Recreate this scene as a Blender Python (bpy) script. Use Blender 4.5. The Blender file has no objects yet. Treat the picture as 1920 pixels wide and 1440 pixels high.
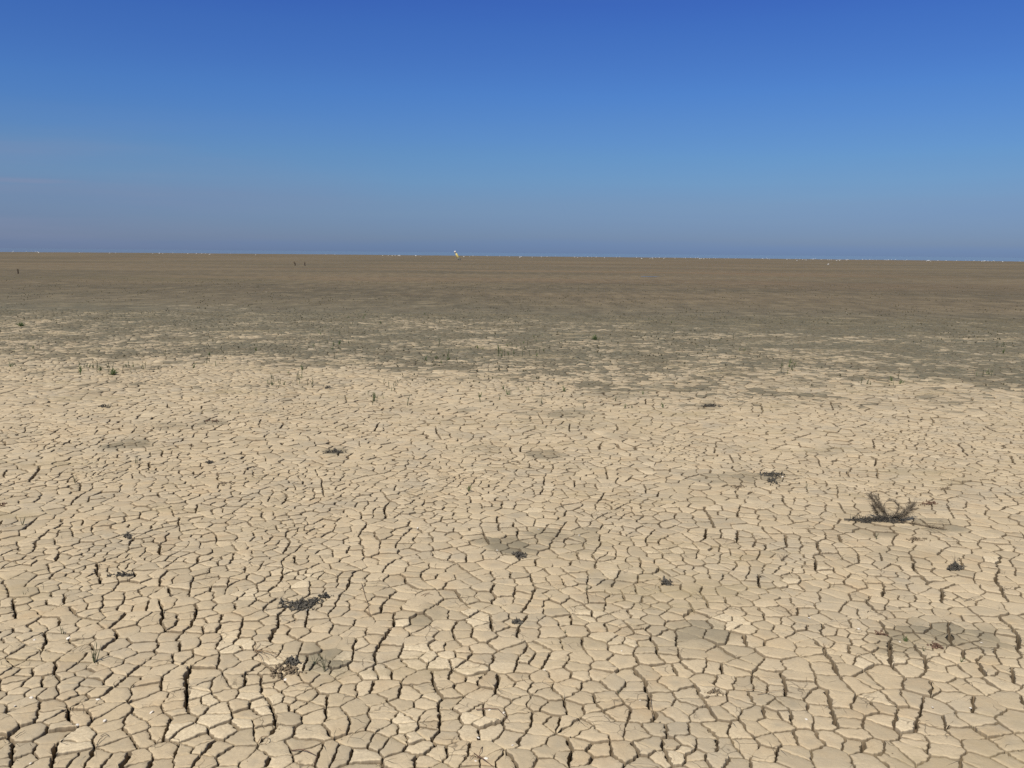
import bpy, math, random
import numpy as np
from mathutils import Matrix, Vector, geometry

random.seed(7)
RNG = np.random.default_rng(11)
R = math.radians
SC = bpy.context.scene
COL = SC.collection

# ------------------------------------------------------------------ camera
CAM_H = 1.6
FPX = 1630.0                      # focal length in pixels of a 1920 px wide frame
PITCH = math.degrees(math.atan(246 / FPX))
ROLL = 0.54
cam_data = bpy.data.cameras.new('camera')
cam_data.sensor_width = 36.0
cam_data.lens = FPX / 1920 * 36.0
cam_data.clip_start = 0.05
cam_data.clip_end = 60000
cam = bpy.data.objects.new('camera', cam_data)
COL.objects.link(cam)
CM = (Matrix.Translation((0, 0, CAM_H)) @ Matrix.Rotation(R(90 - PITCH), 4, 'X') @ Matrix.Rotation(R(ROLL), 4, 'Z'))
cam.matrix_world = CM
SC.camera = cam
RM = np.array(CM.to_3x3())


def G(px, py):
    """A place on the mud seen at this point of the photograph -> x, y in metres."""
    d = RM @ np.array([(px - 960) / FPX, -(py - 720) / FPX, -1.0])
    t = CAM_H / max(1e-6, -d[2])
    return np.array([d[0] * t, d[1] * t])


# ------------------------------------------------------------------ light
SUN_EL, SUN_AZ = 52.0, 212.0      # azimuth clockwise from +Y: behind the camera, a little to the left
sun_data = bpy.data.lights.new('sun', 'SUN')
sun_data.energy = 4.4
sun_data.angle = R(0.53)
sun_data.color = (1.0, 0.95, 0.87)
sun = bpy.data.objects.new('sun', sun_data)
COL.objects.link(sun)
sdir = Vector((math.sin(R(SUN_AZ)) * math.cos(R(SUN_EL)), math.cos(R(SUN_AZ)) * math.cos(R(SUN_EL)), math.sin(R(SUN_EL))))
sun.rotation_euler = sdir.to_track_quat('Z', 'Y').to_euler()

world = bpy.data.worlds.new('World')
SC.world = world
world.use_nodes = True
wn, wl = world.node_tree.nodes, world.node_tree.links
wn.clear()
w_out = wn.new('ShaderNodeOutputWorld')
w_bg = wn.new('ShaderNodeBackground')
sky = wn.new('ShaderNodeTexSky')
sky.sky_type = 'NISHITA'
sky.sun_disc = False
sky.sun_elevation = R(SUN_EL)
sky.sun_rotation = R(SUN_AZ)
sky.air_density = 1.0
sky.dust_density = 0.3
sky.ozone_density = 1.5
w_bg.inputs['Strength'].default_value = 0.1
w_tc = wn.new('ShaderNodeTexCoord')
w_sep = wn.new('ShaderNodeSeparateXYZ')
wl.new(w_tc.outputs['Generated'], w_sep.inputs[0])
w_ramp = wn.new('ShaderNodeValToRGB')          # tint of the air by height above the horizon: sin(elevation) * 1.2
SKY_TINT = [(0.0, (0.206, 0.332, 0.766)), (0.0058, (0.206, 0.332, 0.766)), (0.0172, (0.232, 0.341, 0.698)), (0.0387, (0.252, 0.361, 0.693)), (0.067, (0.286, 0.399, 0.687)), (0.095, (0.296, 0.452, 0.736)), (0.1227, (0.294, 0.482, 0.782)), (0.1634, (0.285, 0.487, 0.849)), (0.2032, (0.262, 0.485, 0.909)), (0.2418, (0.247, 0.457, 0.915)), (0.2855, (0.23, 0.437, 0.935)), (0.3127, (0.219, 0.408, 0.941)), (0.38, (0.3, 0.47, 0.9)), (0.6, (0.85, 0.78, 0.7)), (1.0, (0.95, 0.84, 0.7))]
w_nz = wn.new('ShaderNodeTexNoise')            # faint uneven bands of haze and thin cloud low in the sky
w_map = wn.new('ShaderNodeMapping')
w_map.inputs['Scale'].default_value = (1.6, 1.6, 26)
w_nz.inputs['Scale'].default_value = 1.3
w_nz.inputs['Detail'].default_value = 4
wl.new(w_tc.outputs['Generated'], w_map.inputs[0])
wl.new(w_map.outputs[0], w_nz.inputs['Vector'])
w_mul = wn.new('ShaderNodeMath'); w_mul.operation = 'MULTIPLY'; w_mul.inputs[1].default_value = 1.2
wl.new(w_sep.outputs['Z'], w_mul.inputs[0])
w_nm = wn.new('ShaderNodeMath'); w_nm.operation = 'MULTIPLY_ADD'; w_nm.inputs[1].default_value = 0.03
w_sub = wn.new('ShaderNodeMath'); w_sub.operation = 'SUBTRACT'; w_sub.inputs[1].default_value = 0.5
wl.new(w_nz.outputs['Fac'], w_sub.inputs[0])
wl.new(w_sub.outputs[0], w_nm.inputs[0])
wl.new(w_mul.outputs[0], w_nm.inputs[2])
w_max = wn.new('ShaderNodeMath'); w_max.operation = 'MAXIMUM'; w_max.inputs[1].default_value = 0.0
wl.new(w_nm.outputs[0], w_max.inputs[0])
wl.new(w_max.outputs[0], w_ramp.inputs[0])
while len(w_ramp.color_ramp.elements) < len(SKY_TINT):
    w_ramp.color_ramp.elements.new(0.5)
for el, (p, c) in zip(w_ramp.color_ramp.elements, SKY_TINT):
    el.position = p
    el.color = (*c, 1)
w_mix = wn.new('ShaderNodeMixRGB'); w_mix.blend_type = 'MULTIPLY'; w_mix.inputs[0].default_value = 1
wl.new(sky.outputs[0], w_mix.inputs[1])
def wmath(op, a, b, clamp=False):
    nd = wn.new('ShaderNodeMath'); nd.operation = op; nd.use_clamp = clamp
    for i, v in enumerate((a, b)):
        if isinstance(v, (int, float)): nd.inputs[i].default_value = v
        else: wl.new(v, nd.inputs[i])
    return nd.outputs[0]
c_left = wmath('MULTIPLY', wmath('SUBTRACT', -0.12, w_sep.outputs['X']), 2.6, True)      # grows to the left
c_band = wmath('MULTIPLY', wmath('SUBTRACT', 0.10, wmath('ABSOLUTE', wmath('SUBTRACT', w_sep.outputs['Z'], 0.045), 0)), 14.0, True)
c_n = wn.new('ShaderNodeTexNoise'); c_n.inputs['Scale'].default_value = 2.2; c_n.inputs['Detail'].default_value = 5; c_n.inputs['Roughness'].default_value = .5
c_m = wn.new('ShaderNodeMapping'); c_m.inputs['Scale'].default_value = (1.5, 1.5, 17); c_m.inputs['Rotation'].default_value = (0, 0.03, 0)
wl.new(w_tc.outputs['Generated'], c_m.inputs[0]); wl.new(c_m.outputs[0], c_n.inputs['Vector'])
c_s = wmath('ADD', wmath('MULTIPLY', wmath('SUBTRACT', c_n.outputs['Fac'], 0.42), 2.6, True), 0.35, True)
c_fac = wmath('MULTIPLY', wmath('MULTIPLY', c_left, c_band), wmath('MULTIPLY', c_s, 0.42))
c_st = wmath('MULTIPLY', wmath('SUBTRACT', 0.0055, wmath('ABSOLUTE', wmath('SUBTRACT', w_sep.outputs['Z'], wmath('ADD', 0.0665, wmath('MULTIPLY', wmath('SUBTRACT', c_n.outputs['Fac'], .5), 0.012))), 0)), 220.0, True)
c_st = wmath('MULTIPLY', wmath('MULTIPLY', c_st, wmath('MULTIPLY', wmath('SUBTRACT', -0.40, w_sep.outputs['X']), 14.0, True)), 0.45)
c_fac = wmath('MAXIMUM', c_fac, c_st)
w_cloud = wn.new('ShaderNodeMixRGB')
w_cloud.inputs[2].default_value = (2.5, 2.75, 4.1, 1)
wl.new(c_fac, w_cloud.inputs[0])
wl.new(w_ramp.outputs[0], w_mix.inputs[2])
wl.new(w_mix.outputs[0], w_cloud.inputs[1])
wl.new(w_cloud.outputs[0], w_bg.inputs['Color'])
wl.new(w_bg.outputs[0], w_out.inputs['Surface'])

SC.view_settings.view_transform = 'Standard'
SC.view_settings.look = 'None'
SC.view_settings.exposure = 0
SC.view_settings.gamma = 1
SC.view_settings.use_curve_mapping = False
SC.render.engine = 'CYCLES'
SC.cycles.max_bounces = 6
SC.cycles.use_denoising = False


# ------------------------------------------------------------------ helpers
def tag(o, label=None, cat=None, group=None, kind=None):
    if label: o['label'] = label
    if cat: o['category'] = cat
    if group: o['group'] = group
    if kind: o['kind'] = kind
    return o


def empty(name, loc, rz=0.0):
    o = bpy.data.objects.new(name, None)
    o.empty_display_size = 0.1
    o.location = loc
    o.rotation_euler = (0, 0, rz)
    COL.objects.link(o)
    return o


def mesh_obj(name, verts, faces, mat, parent=None, smooth=True, loc=(0, 0, 0)):
    me = bpy.data.meshes.new(name)
    me.from_pydata([tuple(map(float, v)) for v in verts], [], faces)
    me.update()
    if smooth:
        me.polygons.foreach_set('use_smooth', [True] * len(me.polygons))
    me.materials.append(mat)
    o = bpy.data.objects.new(name, me)
    o.location = loc
    COL.objects.link(o)
    if parent: o.parent = parent
    return o


class NT:
    """Small helper to wire a material."""
    def __init__(self, name):
        self.m = bpy.data.materials.new(name)
        self.m.use_nodes = True
        self.n, self.l = self.m.node_tree.nodes, self.m.node_tree.links
        self.b = self.n['Principled BSDF']
        self.b.inputs['Specular IOR Level'].default_value = 0.25

    def put(self, sock, v):
        if hasattr(v, 'is_output') or isinstance(v, bpy.types.NodeSocket):
            self.l.new(v, sock)
        else:
            sock.default_value = v if not (isinstance(v, tuple) and len(v) == 3 and sock.type == 'RGBA') else (*v, 1)

    def math(self, op, a, b=0.0, c=None, clamp=False):
        nd = self.n.new('ShaderNodeMath'); nd.operation = op; nd.use_clamp = clamp
        self.put(nd.inputs[0], a); self.put(nd.inputs[1], b)
        if c is not None: self.put(nd.inputs[2], c)
        return nd.outputs[0]

    def mix(self, f, a, b, mode='MIX'):
        nd = self.n.new('ShaderNodeMixRGB'); nd.blend_type = mode
        self.put(nd.inputs[0], f); self.put(nd.inputs[1], a); self.put(nd.inputs[2], b)
        return nd.outputs[0]

    def map(self, vec, scale=(1, 1, 1), loc=(0, 0, 0), rot=(0, 0, 0)):
        nd = self.n.new('ShaderNodeMapping')
        nd.inputs['Scale'].default_value = scale
        nd.inputs['Location'].default_value = loc
        nd.inputs['Rotation'].default_value = rot
        self.l.new(vec, nd.inputs[0])
        return nd.outputs[0]

    def noise(self, vec, scale, detail=3, rough=0.55, dist=0.0):
        nd = self.n.new('ShaderNodeTexNoise')
        nd.inputs['Scale'].default_value = scale
        nd.inputs['Detail'].default_value = detail
        nd.inputs['Roughness'].default_value = rough
        nd.inputs['Distortion'].default_value = dist
        self.l.new(vec, nd.inputs['Vector'])
        return nd.outputs['Fac']

    def voronoi(self, vec, scale, feature='F1', out='Distance', rnd=1.0):
        nd = self.n.new('ShaderNodeTexVoronoi')
        nd.feature = feature
        nd.inputs['Scale'].default_value = scale
        nd.inputs['Randomness'].default_value = rnd
        self.l.new(vec, nd.inputs['Vector'])
        return nd.outputs[out]

    def rng(self, v, a, b, c=0.0, d=1.0, smooth=False):
        nd = self.n.new('ShaderNodeMapRange')
        nd.interpolation_type = 'SMOOTHSTEP' if smooth else 'LINEAR'
        self.put(nd.inputs[0], v)
        self.put(nd.inputs[1], a); self.put(nd.inputs[2], b)
        self.put(nd.inputs[3], c); self.put(nd.inputs[4], d)
        return nd.outputs[0]

    def attr(self, name):
        nd = self.n.new('ShaderNodeAttribute'); nd.attribute_name = name
        return nd.outputs['Fac']

    def bump(self, h, strength, dist, normal=None):
        nd = self.n.new('ShaderNodeBump')
        nd.inputs['Strength'].default_value = strength
        nd.inputs['Distance'].default_value = dist
        self.put(nd.inputs['Height'], h)
        if normal is not None: self.l.new(normal, nd.inputs['Normal'])
        return nd.outputs[0]


def simple_mat(name, c1, c2, scale=40, rough=0.8, bump=0.3, bdist=0.002, coords='Object'):
    t = NT(name)
    tc = t.n.new('ShaderNodeTexCoord').outputs[coords]
    nz = t.noise(tc, scale, 4)
    f = t.rng(nz, 0.35, 0.65)
    t.put(t.b.inputs['Base Color'], t.mix(f, c1, c2))
    t.b.inputs['Roughness'].default_value = rough
    t.put(t.b.inputs['Normal'], t.bump(nz, bump, bdist))
    return t.m


# ------------------------------------------------------------------ value noise for building the mud
_NT = RNG.random((256, 256))


def vnoise(x, y, s, seed=0):
    x = np.asarray(x) / s + seed * 17.31
    y = np.asarray(y) / s + seed * 9.77
    xi, yi = np.floor(x).astype(int), np.floor(y).astype(int)
    fx, fy = x - xi, y - yi
    fx, fy = fx * fx * (3 - 2 * fx), fy * fy * (3 - 2 * fy)
    a = _NT[xi & 255, yi & 255]; b = _NT[(xi + 1) & 255, yi & 255]
    c = _NT[xi & 255, (yi + 1) & 255]; d = _NT[(xi + 1) & 255, (yi + 1) & 255]
    return (a * (1 - fx) + b * fx) * (1 - fy) + (c * (1 - fx) + d * fx) * fy


def fnoise(x, y, s, seed=0):
    return (vnoise(x, y, s, seed) * 0.55 + vnoise(x, y, s * 0.47, seed + 3) * 0.3 + vnoise(x, y, s * 0.21, seed + 5) * 0.15)


# ------------------------------------------------------------------ the wide cracks, read off the photograph
# (x0, y0, scale): places are x0 + u / scale, y0 + v / scale; last number is the width
TR = [
 ((0, 1100, 3), [
  ([0,505,40,470,110,440,160,395,220,365],8), ([245,350,265,300,262,275],14), ([700,150,690,180,655,205,650,265],15),
  ([640,272,600,325,560,350],11), ([480,380,430,430,380,470],8), ([400,385,340,440],8),
  ([780,435,745,475,700,500,660,550,590,590,565,615],13), ([510,620,440,655,405,690,385,745],17),
  ([440,790,380,820,345,860,325,900,335,945],17), ([288,760,270,810,235,845,212,890],15), ([75,900,60,940,65,985,40,1010],15),
  ([300,960,300,1015],16), ([525,940,510,970,480,1005],12), ([705,925,705,970,690,1015],24), ([865,970,845,1000,835,1020],16),
  ([965,710,950,760,935,820,930,850],16), ([710,705,710,740,690,775,740,830,765,880],8),
  ([1055,470,1045,520,1055,560,1045,610,1055,680,1075,720],18), ([1080,730,1050,770],8),
  ([1110,100,1110,150,1080,210,1050,240,1005,260,1010,340],14), ([905,75,895,110],14), ([910,160,905,220,920,245],12),
  ([1245,155,1235,210,1230,240],14), ([1255,270,1240,310,1210,355],10), ([1100,420,1180,380],8),
  ([1595,130,1560,180,1550,230,1530,280,1505,305],16), ([1455,430,1420,450,1385,490,1375,540],14),
  ([1495,600,1515,660,1550,690,1550,750,1530,800,1500,845],14), ([1440,885,1490,860],8), ([1530,950,1490,1010],16),
  ([1380,170,1350,220,1345,280],10), ([1725,140,1720,225],10), ([1850,600,1850,660,1830,730],10), ([1000,870,975,940],10),
  ([1190,880,1150,920,1100,975,1085,1015],14), ([75,70,80,110,85,150,110,180],12), ([360,50,350,95],14), ([410,110,415,145],16),
  ([495,165,545,150],12), ([165,210,168,260],8), ([330,180,325,220],8), ([235,510,240,555],8), ([1690,490,1705,525],8),
  ([1705,320,1695,370],7), ([1195,500,1195,580],6), ([1090,355,1095,400],8), ([1280,640,1275,700],7), ([1910,50,1880,130,1840,160],8),
  ([225,640,205,690,200,750],8), ([490,805,505,850,500,890],8), ([625,790,615,900],6), ([1270,860,1340,800,1390,770],10),
  ([1620,850,1640,900,1680,930],6), ([1770,960,1785,920],10)]),
 ((640, 1100, 3), [
  ([1085,0,1080,60,1040,100,1015,150],12), ([1040,165,1000,230,990,265],12), ([305,145,295,200,275,240,230,290,190,360,195,410],14),
  ([645,30,680,80,720,120,800,140,850,175,860,210,845,240],12), ([230,140,240,100,300,40],12), ([65,290,70,330,50,350],10),
  ([20,600,15,640],8), ([40,730,20,790],10), ([635,260,670,320,750,365,690,410,645,450],10), ([795,370,810,430,820,465],7),
  ([1130,315,1180,370,1150,420,1120,450],10), ([1070,310,1010,380,980,420,975,470],11), ([885,490,880,570],16),
  ([890,590,930,625,1000,620,1095,545],10), ([1030,640,1055,690],10),
  ([515,470,515,540,560,600,540,690,565,760,550,820,500,870,490,900,430,950,430,1000],14), ([270,430,285,500],10),
  ([165,570,180,520,240,480],12), ([215,590,250,640,310,680,300,730,240,780,170,810],8), ([345,405,375,450],8), ([340,540,430,475],8),
  ([710,480,708,540],9), ([1085,700,1060,790,990,880],11), ([960,940,975,980,1010,1010],16), ([715,870,710,930,670,1000],12),
  ([895,760,905,830,935,930],9), ([1420,600,1430,650,1470,710,1540,745],14), ([1650,480,1700,530,1725,620,1735,690,1755,765],17),
  ([1240,650,1255,665,1235,720,1215,790],9), ([1180,550,1230,630],10), ([1270,850,1285,910,1300,960,1280,1010],18),
  ([1600,185,1610,220,1660,260,1690,270,1740,220],10), ([1710,285,1760,320,1775,380,1830,430,1885,480],12), ([1480,200,1480,260],10),
  ([1285,170,1290,210],7), ([1650,900,1665,950],12), ([1800,870,1810,930,1850,1010],16), ([1480,90,1478,140],8), ([1640,0,1665,40],8),
  ([1740,20,1780,80],8), ([1880,260,1885,300,1860,330],8), ([600,145,600,180],7), ([50,890,40,960,25,1000],9), ([245,950,265,1010],7),
  ([1500,420,1540,450],10), ([1290,850,1330,830,1400,790],8)]),
 ((1200, 1100, 2.667), [
  ([320,40,345,100],12), ([520,240,530,280],14), ([440,320,480,355,545,380],12), ([590,110,610,135],10), ([755,60,765,90],8),
  ([790,100,800,125],8), ([905,190,912,235],10), ([870,260,910,310,940,350,975,390,975,430],13), ([985,450,1040,490,1060,510],10),
  ([720,420,725,480,740,540],14), ([935,550,950,600,970,650,990,715],18), ([1040,170,1055,210],10), ([1040,290,1055,330],9),
  ([1205,180,1235,235],12), ([1240,280,1250,330,1255,385],20), ([1380,310,1420,350,1445,410],14), ([1550,240,1560,290],20),
  ([1605,310,1610,350],16), ([1505,20,1510,75],14), ([1150,35,1140,60],8), ([1700,400,1725,430],12), ([1730,460,1780,500],12),
  ([1865,410,1865,515],14), ([1810,150,1850,200,1880,240,1900,320],12), ([1770,310,1785,345],10), ([270,500,310,560,345,600,365,655],13),
  ([390,530,420,570,500,610],8), ([540,530,600,590,632,655],12), ([555,450,560,520],7), ([640,560,700,590,750,610,768,670],12),
  ([775,540,785,590],9), ([300,680,350,720,410,755],10), ([475,780,505,835],12), ([530,690,545,740,650,790],7), ([780,740,810,790],11),
  ([740,765,690,800,680,860],12), ([1110,760,1125,825],18), ([1375,680,1375,730],16), ([1430,570,1400,600,1400,660],10),
  ([1480,550,1560,620,1650,690,1730,745],12), ([1750,740,1830,710],9), ([1750,765,1840,830,1900,860],10), ([1240,540,1290,590],10),
  ([1390,740,1440,760,1440,830],10), ([1470,720,1520,760,1570,790,1570,830],13), ([1280,780,1350,860],8), ([1180,830,1240,880],12),
  ([100,760,110,810,140,870,155,900],18), ([135,705,130,735],12), ([1000,740,1050,765],12), ([400,390,410,430],12), ([1150,580,1190,620],9),
  ([1660,560,1665,600],10), ([1900,540,1920,590],10), ([180,240,160,280],8), ([60,280,85,330],8), ([1460,480,1500,530,1520,510],8),
  ([1150,420,1210,490],9)]),
 ((0, 860, 3), [
  ([230,40,200,80,170,115],12), ([40,60,20,90],10), ([405,95,375,130],10), ([455,135,445,175],9), ([330,90,300,115],8), ([430,215,385,255],8),
  ([265,240,330,215],8), ([355,340,345,375,280,400,215,440],11), ([200,460,205,505],10), ([470,345,440,375],8), ([400,385,410,440],6),
  ([700,300,710,340],10), ([720,360,725,390],8), ([1000,325,1010,370],9), ([900,480,895,540],14), ([340,535,325,570],13),
  ([545,590,550,640,560,700],14), ([300,650,270,690,200,710],12), ([460,640,425,675],9), ([925,640,900,680,885,700],11),
  ([1475,300,1475,340],10), ([1105,250,1105,290],9), ([1195,265,1195,310],9), ([1630,450,1625,490,1605,525],11), ([1655,545,1665,600],10),
  ([1590,180,1620,215,1580,255],9), ([1810,110,1815,185],8), ([1890,150,1885,185],8), ([1595,620,1580,680,1545,730,1505,755],11),
  ([1310,545,1300,590],8), ([1480,580,1455,640],8), ([1115,555,1110,580],9), ([940,420,930,460],8), ([265,600,290,640],8), ([740,630,755,670],10),
  ([880,350,850,390],8), ([25,340,15,370],8), ([520,390,530,440],6), ([950,600,1000,560,1070,530],8), ([1070,700,1065,770],9),
  ([955,730,960,770],10), ([1740,700,1750,755],8), ([1165,720,1200,770],8)]),
 ((640, 860, 3), [
  ([75,640,50,690,25,735],11), ([130,390,95,430,120,500,125,540],9), ([165,235,110,300,115,340],7), ([245,275,240,340],11),
  ([400,390,330,450,300,500],8), ([410,540,470,575,500,600,445,650,450,690,500,715],7), ([950,360,985,390,990,430],10),
  ([1275,350,1220,410,1175,480],8), ([1440,350,1480,375,1440,405],7), ([1455,440,1450,490,1415,530,1420,560],8), ([1140,110,1135,160,1125,200],8),
  ([1485,60,1500,115],8), ([1240,170,1280,220],7), ([910,240,905,270],7), ([720,210,725,250],7), ([1310,120,1312,155],8), ([950,630,955,675],12),
  ([1035,610,1080,690],10), ([670,605,740,660,800,695],7), ([1095,570,1097,600],8), ([1150,615,1165,660],9), ([1750,410,1715,450,1720,480,1810,540],8),
  ([1640,700,1650,760],11), ([1575,630,1550,665],10), ([1800,680,1830,700],12), ([1680,560,1690,640],8), ([1760,600,1860,660],8),
  ([1230,660,1270,720],7), ([1380,640,1380,700],6), ([1700,150,1715,190],7), ([1480,190,1460,230,1430,265],7), ([290,580,240,630],8),
  ([815,450,820,475],9), ([750,510,700,520,705,560],8)]),
 ((1280, 860, 3), [
  ([135,300,150,330,170,375],13), ([130,395,125,445],11), ([0,420,50,460,100,520],7), ([300,190,308,220],8), ([560,210,572,255],9),
  ([880,250,905,300],7), ([310,410,305,465],12), ([580,430,582,490],11), ([700,400,750,435],8), ([765,470,760,525],14), ([880,430,890,465],14),
  ([905,475,960,500,1000,540],7), ([745,545,750,620],12), ([470,480,470,510],8), ([310,570,300,620],10), ([555,600,520,640],8), ([435,650,425,715],12),
  ([105,710,100,750],8), ([1110,530,1120,570],7), ([980,540,995,580],10), ([1305,560,1300,620,1340,660,1380,690],14), ([1500,710,1455,750],15),
  ([1095,670,1135,720,1110,765],11), ([1050,750,1035,785],9), ([1560,560,1575,620],12), ([1560,470,1575,490],12), ([1770,570,1780,640],11),
  ([1750,660,1790,740,1820,790],13), ([1760,485,1775,510],12), ([1520,740,1560,780,1640,790],9), ([1750,190,1800,240],9), ([1490,260,1520,320],7),
  ([1330,340,1440,410,1550,462],7), ([930,75,930,95],9), ([1095,75,1095,105],9), ([1265,700,1270,740],8), ([1210,640,1208,660],9),
  ([430,830,440,880],11), ([975,830,1000,880],8), ([1040,800,1130,880],9)]),
 ((1280, 560, 3), [
  ([440,590,450,630],8), ([1550,820,1600,880],9), ([1840,880,1870,930],11), ([190,825,175,870],8), ([1400,670,1415,700],7), ([270,880,285,920],8),
  ([280,940,290,970],9), ([1070,800,1080,835],8), ([750,880,780,940],7), ([1090,900,1085,940],7), ([830,580,850,630],7)]),
 ((0, 560, 3), [
  ([920,850,905,880],9), ([1590,700,1580,730],8), ([625,680,610,700],8), ([840,920,845,940],11), ([220,940,195,985],11), ([1470,680,1455,710],7)]),
 ((640, 560, 3), [
  ([210,705,185,745],9), ([530,740,560,790],8), ([1290,700,1280,750],7), ([1550,710,1555,740],9), ([1485,955,1500,1000],8), ([1010,830,1005,860],8),
  ([1100,640,1140,700],6), ([1710,560,1712,590],8)]),
]
# pale loose pieces: centre and size in photo pixels
PALE = [(350+40,1318,24),(405,1345,26),(352,1373,22),(455,1355,18),(470,1300,20),(498,1320,22),(435,1198,18),(465,1210,16),(440,1215,16),(580,1243,20),
        (630,1243,26),(1700,1240,24),(1696,1362,22),(790,1215,18),(800,1232,14),(828,1240,14),(755,1170,18),(895,1168,20),(905,1160,16),(880,1148,18),
        (885,1345,18),(905,1355,18),(770,1350,20),(775,1380,22),(530,1075,14),(580,1080,12),(470,1115,14),(1375,1170,14),(1360,1160,10),(1260,1420,18),
        (370,1290,20),(520,1240,18),(690,1260,14),(880,1258,14),(1180,1205,12),(1620,1240,16),(1480,1090,14),(1150,1070,14),(600,920,10),(1100,1150,12),
        (325,1375,16),(130,1398,22),(1545,1065,12),(1850,1050,12),(560,1100,12)]
# damp grey stains: centre, half width, half height in photo pixels, strength
DAMP = [(960,1020,56,22,.95),(1020,1000,50,14,.75),(915,1012,40,9,.8),(1100,1005,40,14,.6),(1150,1085,50,16,.5),(600,1240,50,34,.95),(1320,1185,80,30,.65),
        (1380,1220,60,24,.5),(1740,1190,110,28,.75),(1690,1205,60,26,.7),(1450,1310,60,20,.4),(1700,1040,80,20,.45),(1590,965,40,20,.45),(1640,990,60,16,.6),
        (1750,985,50,16,.6),(1350,900,50,14,.6),(240,832,50,9,.9),(630,846,24,5,.9),(1020,850,45,9,.8),(920,840,50,9,.5),(1060,775,60,9,.8),(1160,740,80,8,.7),
        (870,770,24,6,.7),(400,792,30,7,.8),(330,800,60,8,.5),(1560,845,70,9,.5),(1330,762,24,5,.8),(60,665,90,6,.5),(1500,720,90,9,.7),(1650,755,110,10,.45),
        (785,1165,24,12,.6),(800,1155,30,16,.5),(530,1390,40,18,.3),(440,1135,40,12,.25),(130,1420,70,25,.3),(560,1130,60,14,.25),(1180,815,50,7,.5),
        (1450,893,60,10,.7),(780,765,50,7,.4),(1090,800,60,7,.4),(880,1130,60,10,.3),(1240,1200,40,12,.3)]

# ------------------------------------------------------------------ seeds of the mud plates
Y0, Y1 = 1.35, 23.0


def hw(y):
    return 0.66 * y + 1.3


class Grid:
    def __init__(self, c):
        self.c = c; self.d = {}

    def near(self, x, y, r):
        i0, j0 = int(x // self.c), int(y // self.c)
        k = int(r // self.c) + 1
        for i in range(i0 - k, i0 + k + 1):
            for j in range(j0 - k, j0 + k + 1):
                for p in self.d.get((i, j), ()):
                    if (p[0] - x) ** 2 + (p[1] - y) ** 2 < r * r:
                        return True
        return False

    def add(self, x, y):
        self.d.setdefault((int(x // self.c), int(y // self.c)), []).append((x, y))


def cell_size(x, y):
    s = np.where(np.asarray(y) < 7, 0.066, 0.073) + 0.05 * (vnoise(x, y, 0.9, 4) - 0.5) + 0.04 * (vnoise(x, y, 0.3, 6) - 0.5)
    s = np.where((vnoise(x, y, 0.45, 12) > .66) & (np.asarray(y) < 8), s * .66, s)
    return s


pale_w = [(*G(a, b), 1.0 * c / FPX * math.hypot(np.linalg.norm(G(a, b)), CAM_H)) for a, b, c in PALE]
seeds, seed_line, seed_side, seed_w = [], [], [], []
grid = Grid(0.1)
linegrid = Grid(0.1)
lid = 0
for (x0, y0, sc), lines in TR:
    for pts, w in lines:
        P2 = np.array([G(x0 + pts[i] / sc, y0 + pts[i + 1] / sc) for i in range(0, len(pts), 2)])
        mid = P2.mean(0)
        rng_m = math.hypot(np.linalg.norm(mid), CAM_H)
        ww = w / sc / FPX * rng_m * 0.5 * 1.22       # half width in metres
        seg = np.linalg.norm(np.diff(P2, axis=0), axis=1)
        L = seg.sum()
        cum = np.concatenate([[0], np.cumsum(seg)])
        sp = 0.075
        n = max(1, int(round(L / sp)))
        ts = (np.arange(n) + 0.5 + (RNG.random(n) - .5) * (0.5 if n > 1 else 0)) / n * L
        ok_any = False
        for t in ts:
            k = min(len(seg) - 1, np.searchsorted(cum, t) - 1)
            k = max(0, k)
            p = P2[k] + (P2[k + 1] - P2[k]) * (t - cum[k]) / seg[k]
            ta = max(0, t - 0.04); tb = min(L, t + 0.04)
            qa = np.array([np.interp(ta, cum, P2[:, 0]), np.interp(ta, cum, P2[:, 1])])
            qb = np.array([np.interp(tb, cum, P2[:, 0]), np.interp(tb, cum, P2[:, 1])])
            d = (qb - qa) / (np.linalg.norm(qb - qa) + 1e-9)
            nrm = np.array([-d[1], d[0]])
            off = 0.031
            a, b = p + nrm * off + RNG.normal(size=2) * .005, p - nrm * off + RNG.normal(size=2) * .005
            if grid.near(a[0], a[1], 0.038) or grid.near(b[0], b[1], 0.038) or linegrid.near(p[0], p[1], 0.05):
                continue
            for q, s in ((a, 1), (b, -1)):
                seeds.append(q); seed_line.append(lid); seed_side.append(s); seed_w.append(ww)
            ok_any = True
        for s in range(0, len(seeds)):
            pass
        # register this line's seeds and its course
        for q, l in zip(seeds[::-1], seed_line[::-1]):
            if l != lid: break
            grid.add(q[0], q[1])
        for t in np.arange(0, L, 0.03):
            linegrid.add(np.interp(t, cum, P2[:, 0]), np.interp(t, cum, P2[:, 1]))
        lid += 1
# pale pieces get a seed of their own
for (x, y, r) in pale_w:
    if not grid.near(x, y, 0.045):
        seeds.append(np.array([x, y])); seed_line.append(-1); seed_side.append(0); seed_w.append(0); grid.add(x, y)


palegrid = Grid(0.1)
for (x, y, r) in pale_w:
    palegrid.add(x, y)


def fill(n_try):
    for _ in range(n_try):
        y = math.sqrt(random.uniform(Y0 * Y0 * .2, Y1 * Y1))
        if y < Y0: y = random.uniform(Y0, 4)
        x = random.uniform(-hw(y), hw(y))
        yield x, y


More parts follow.
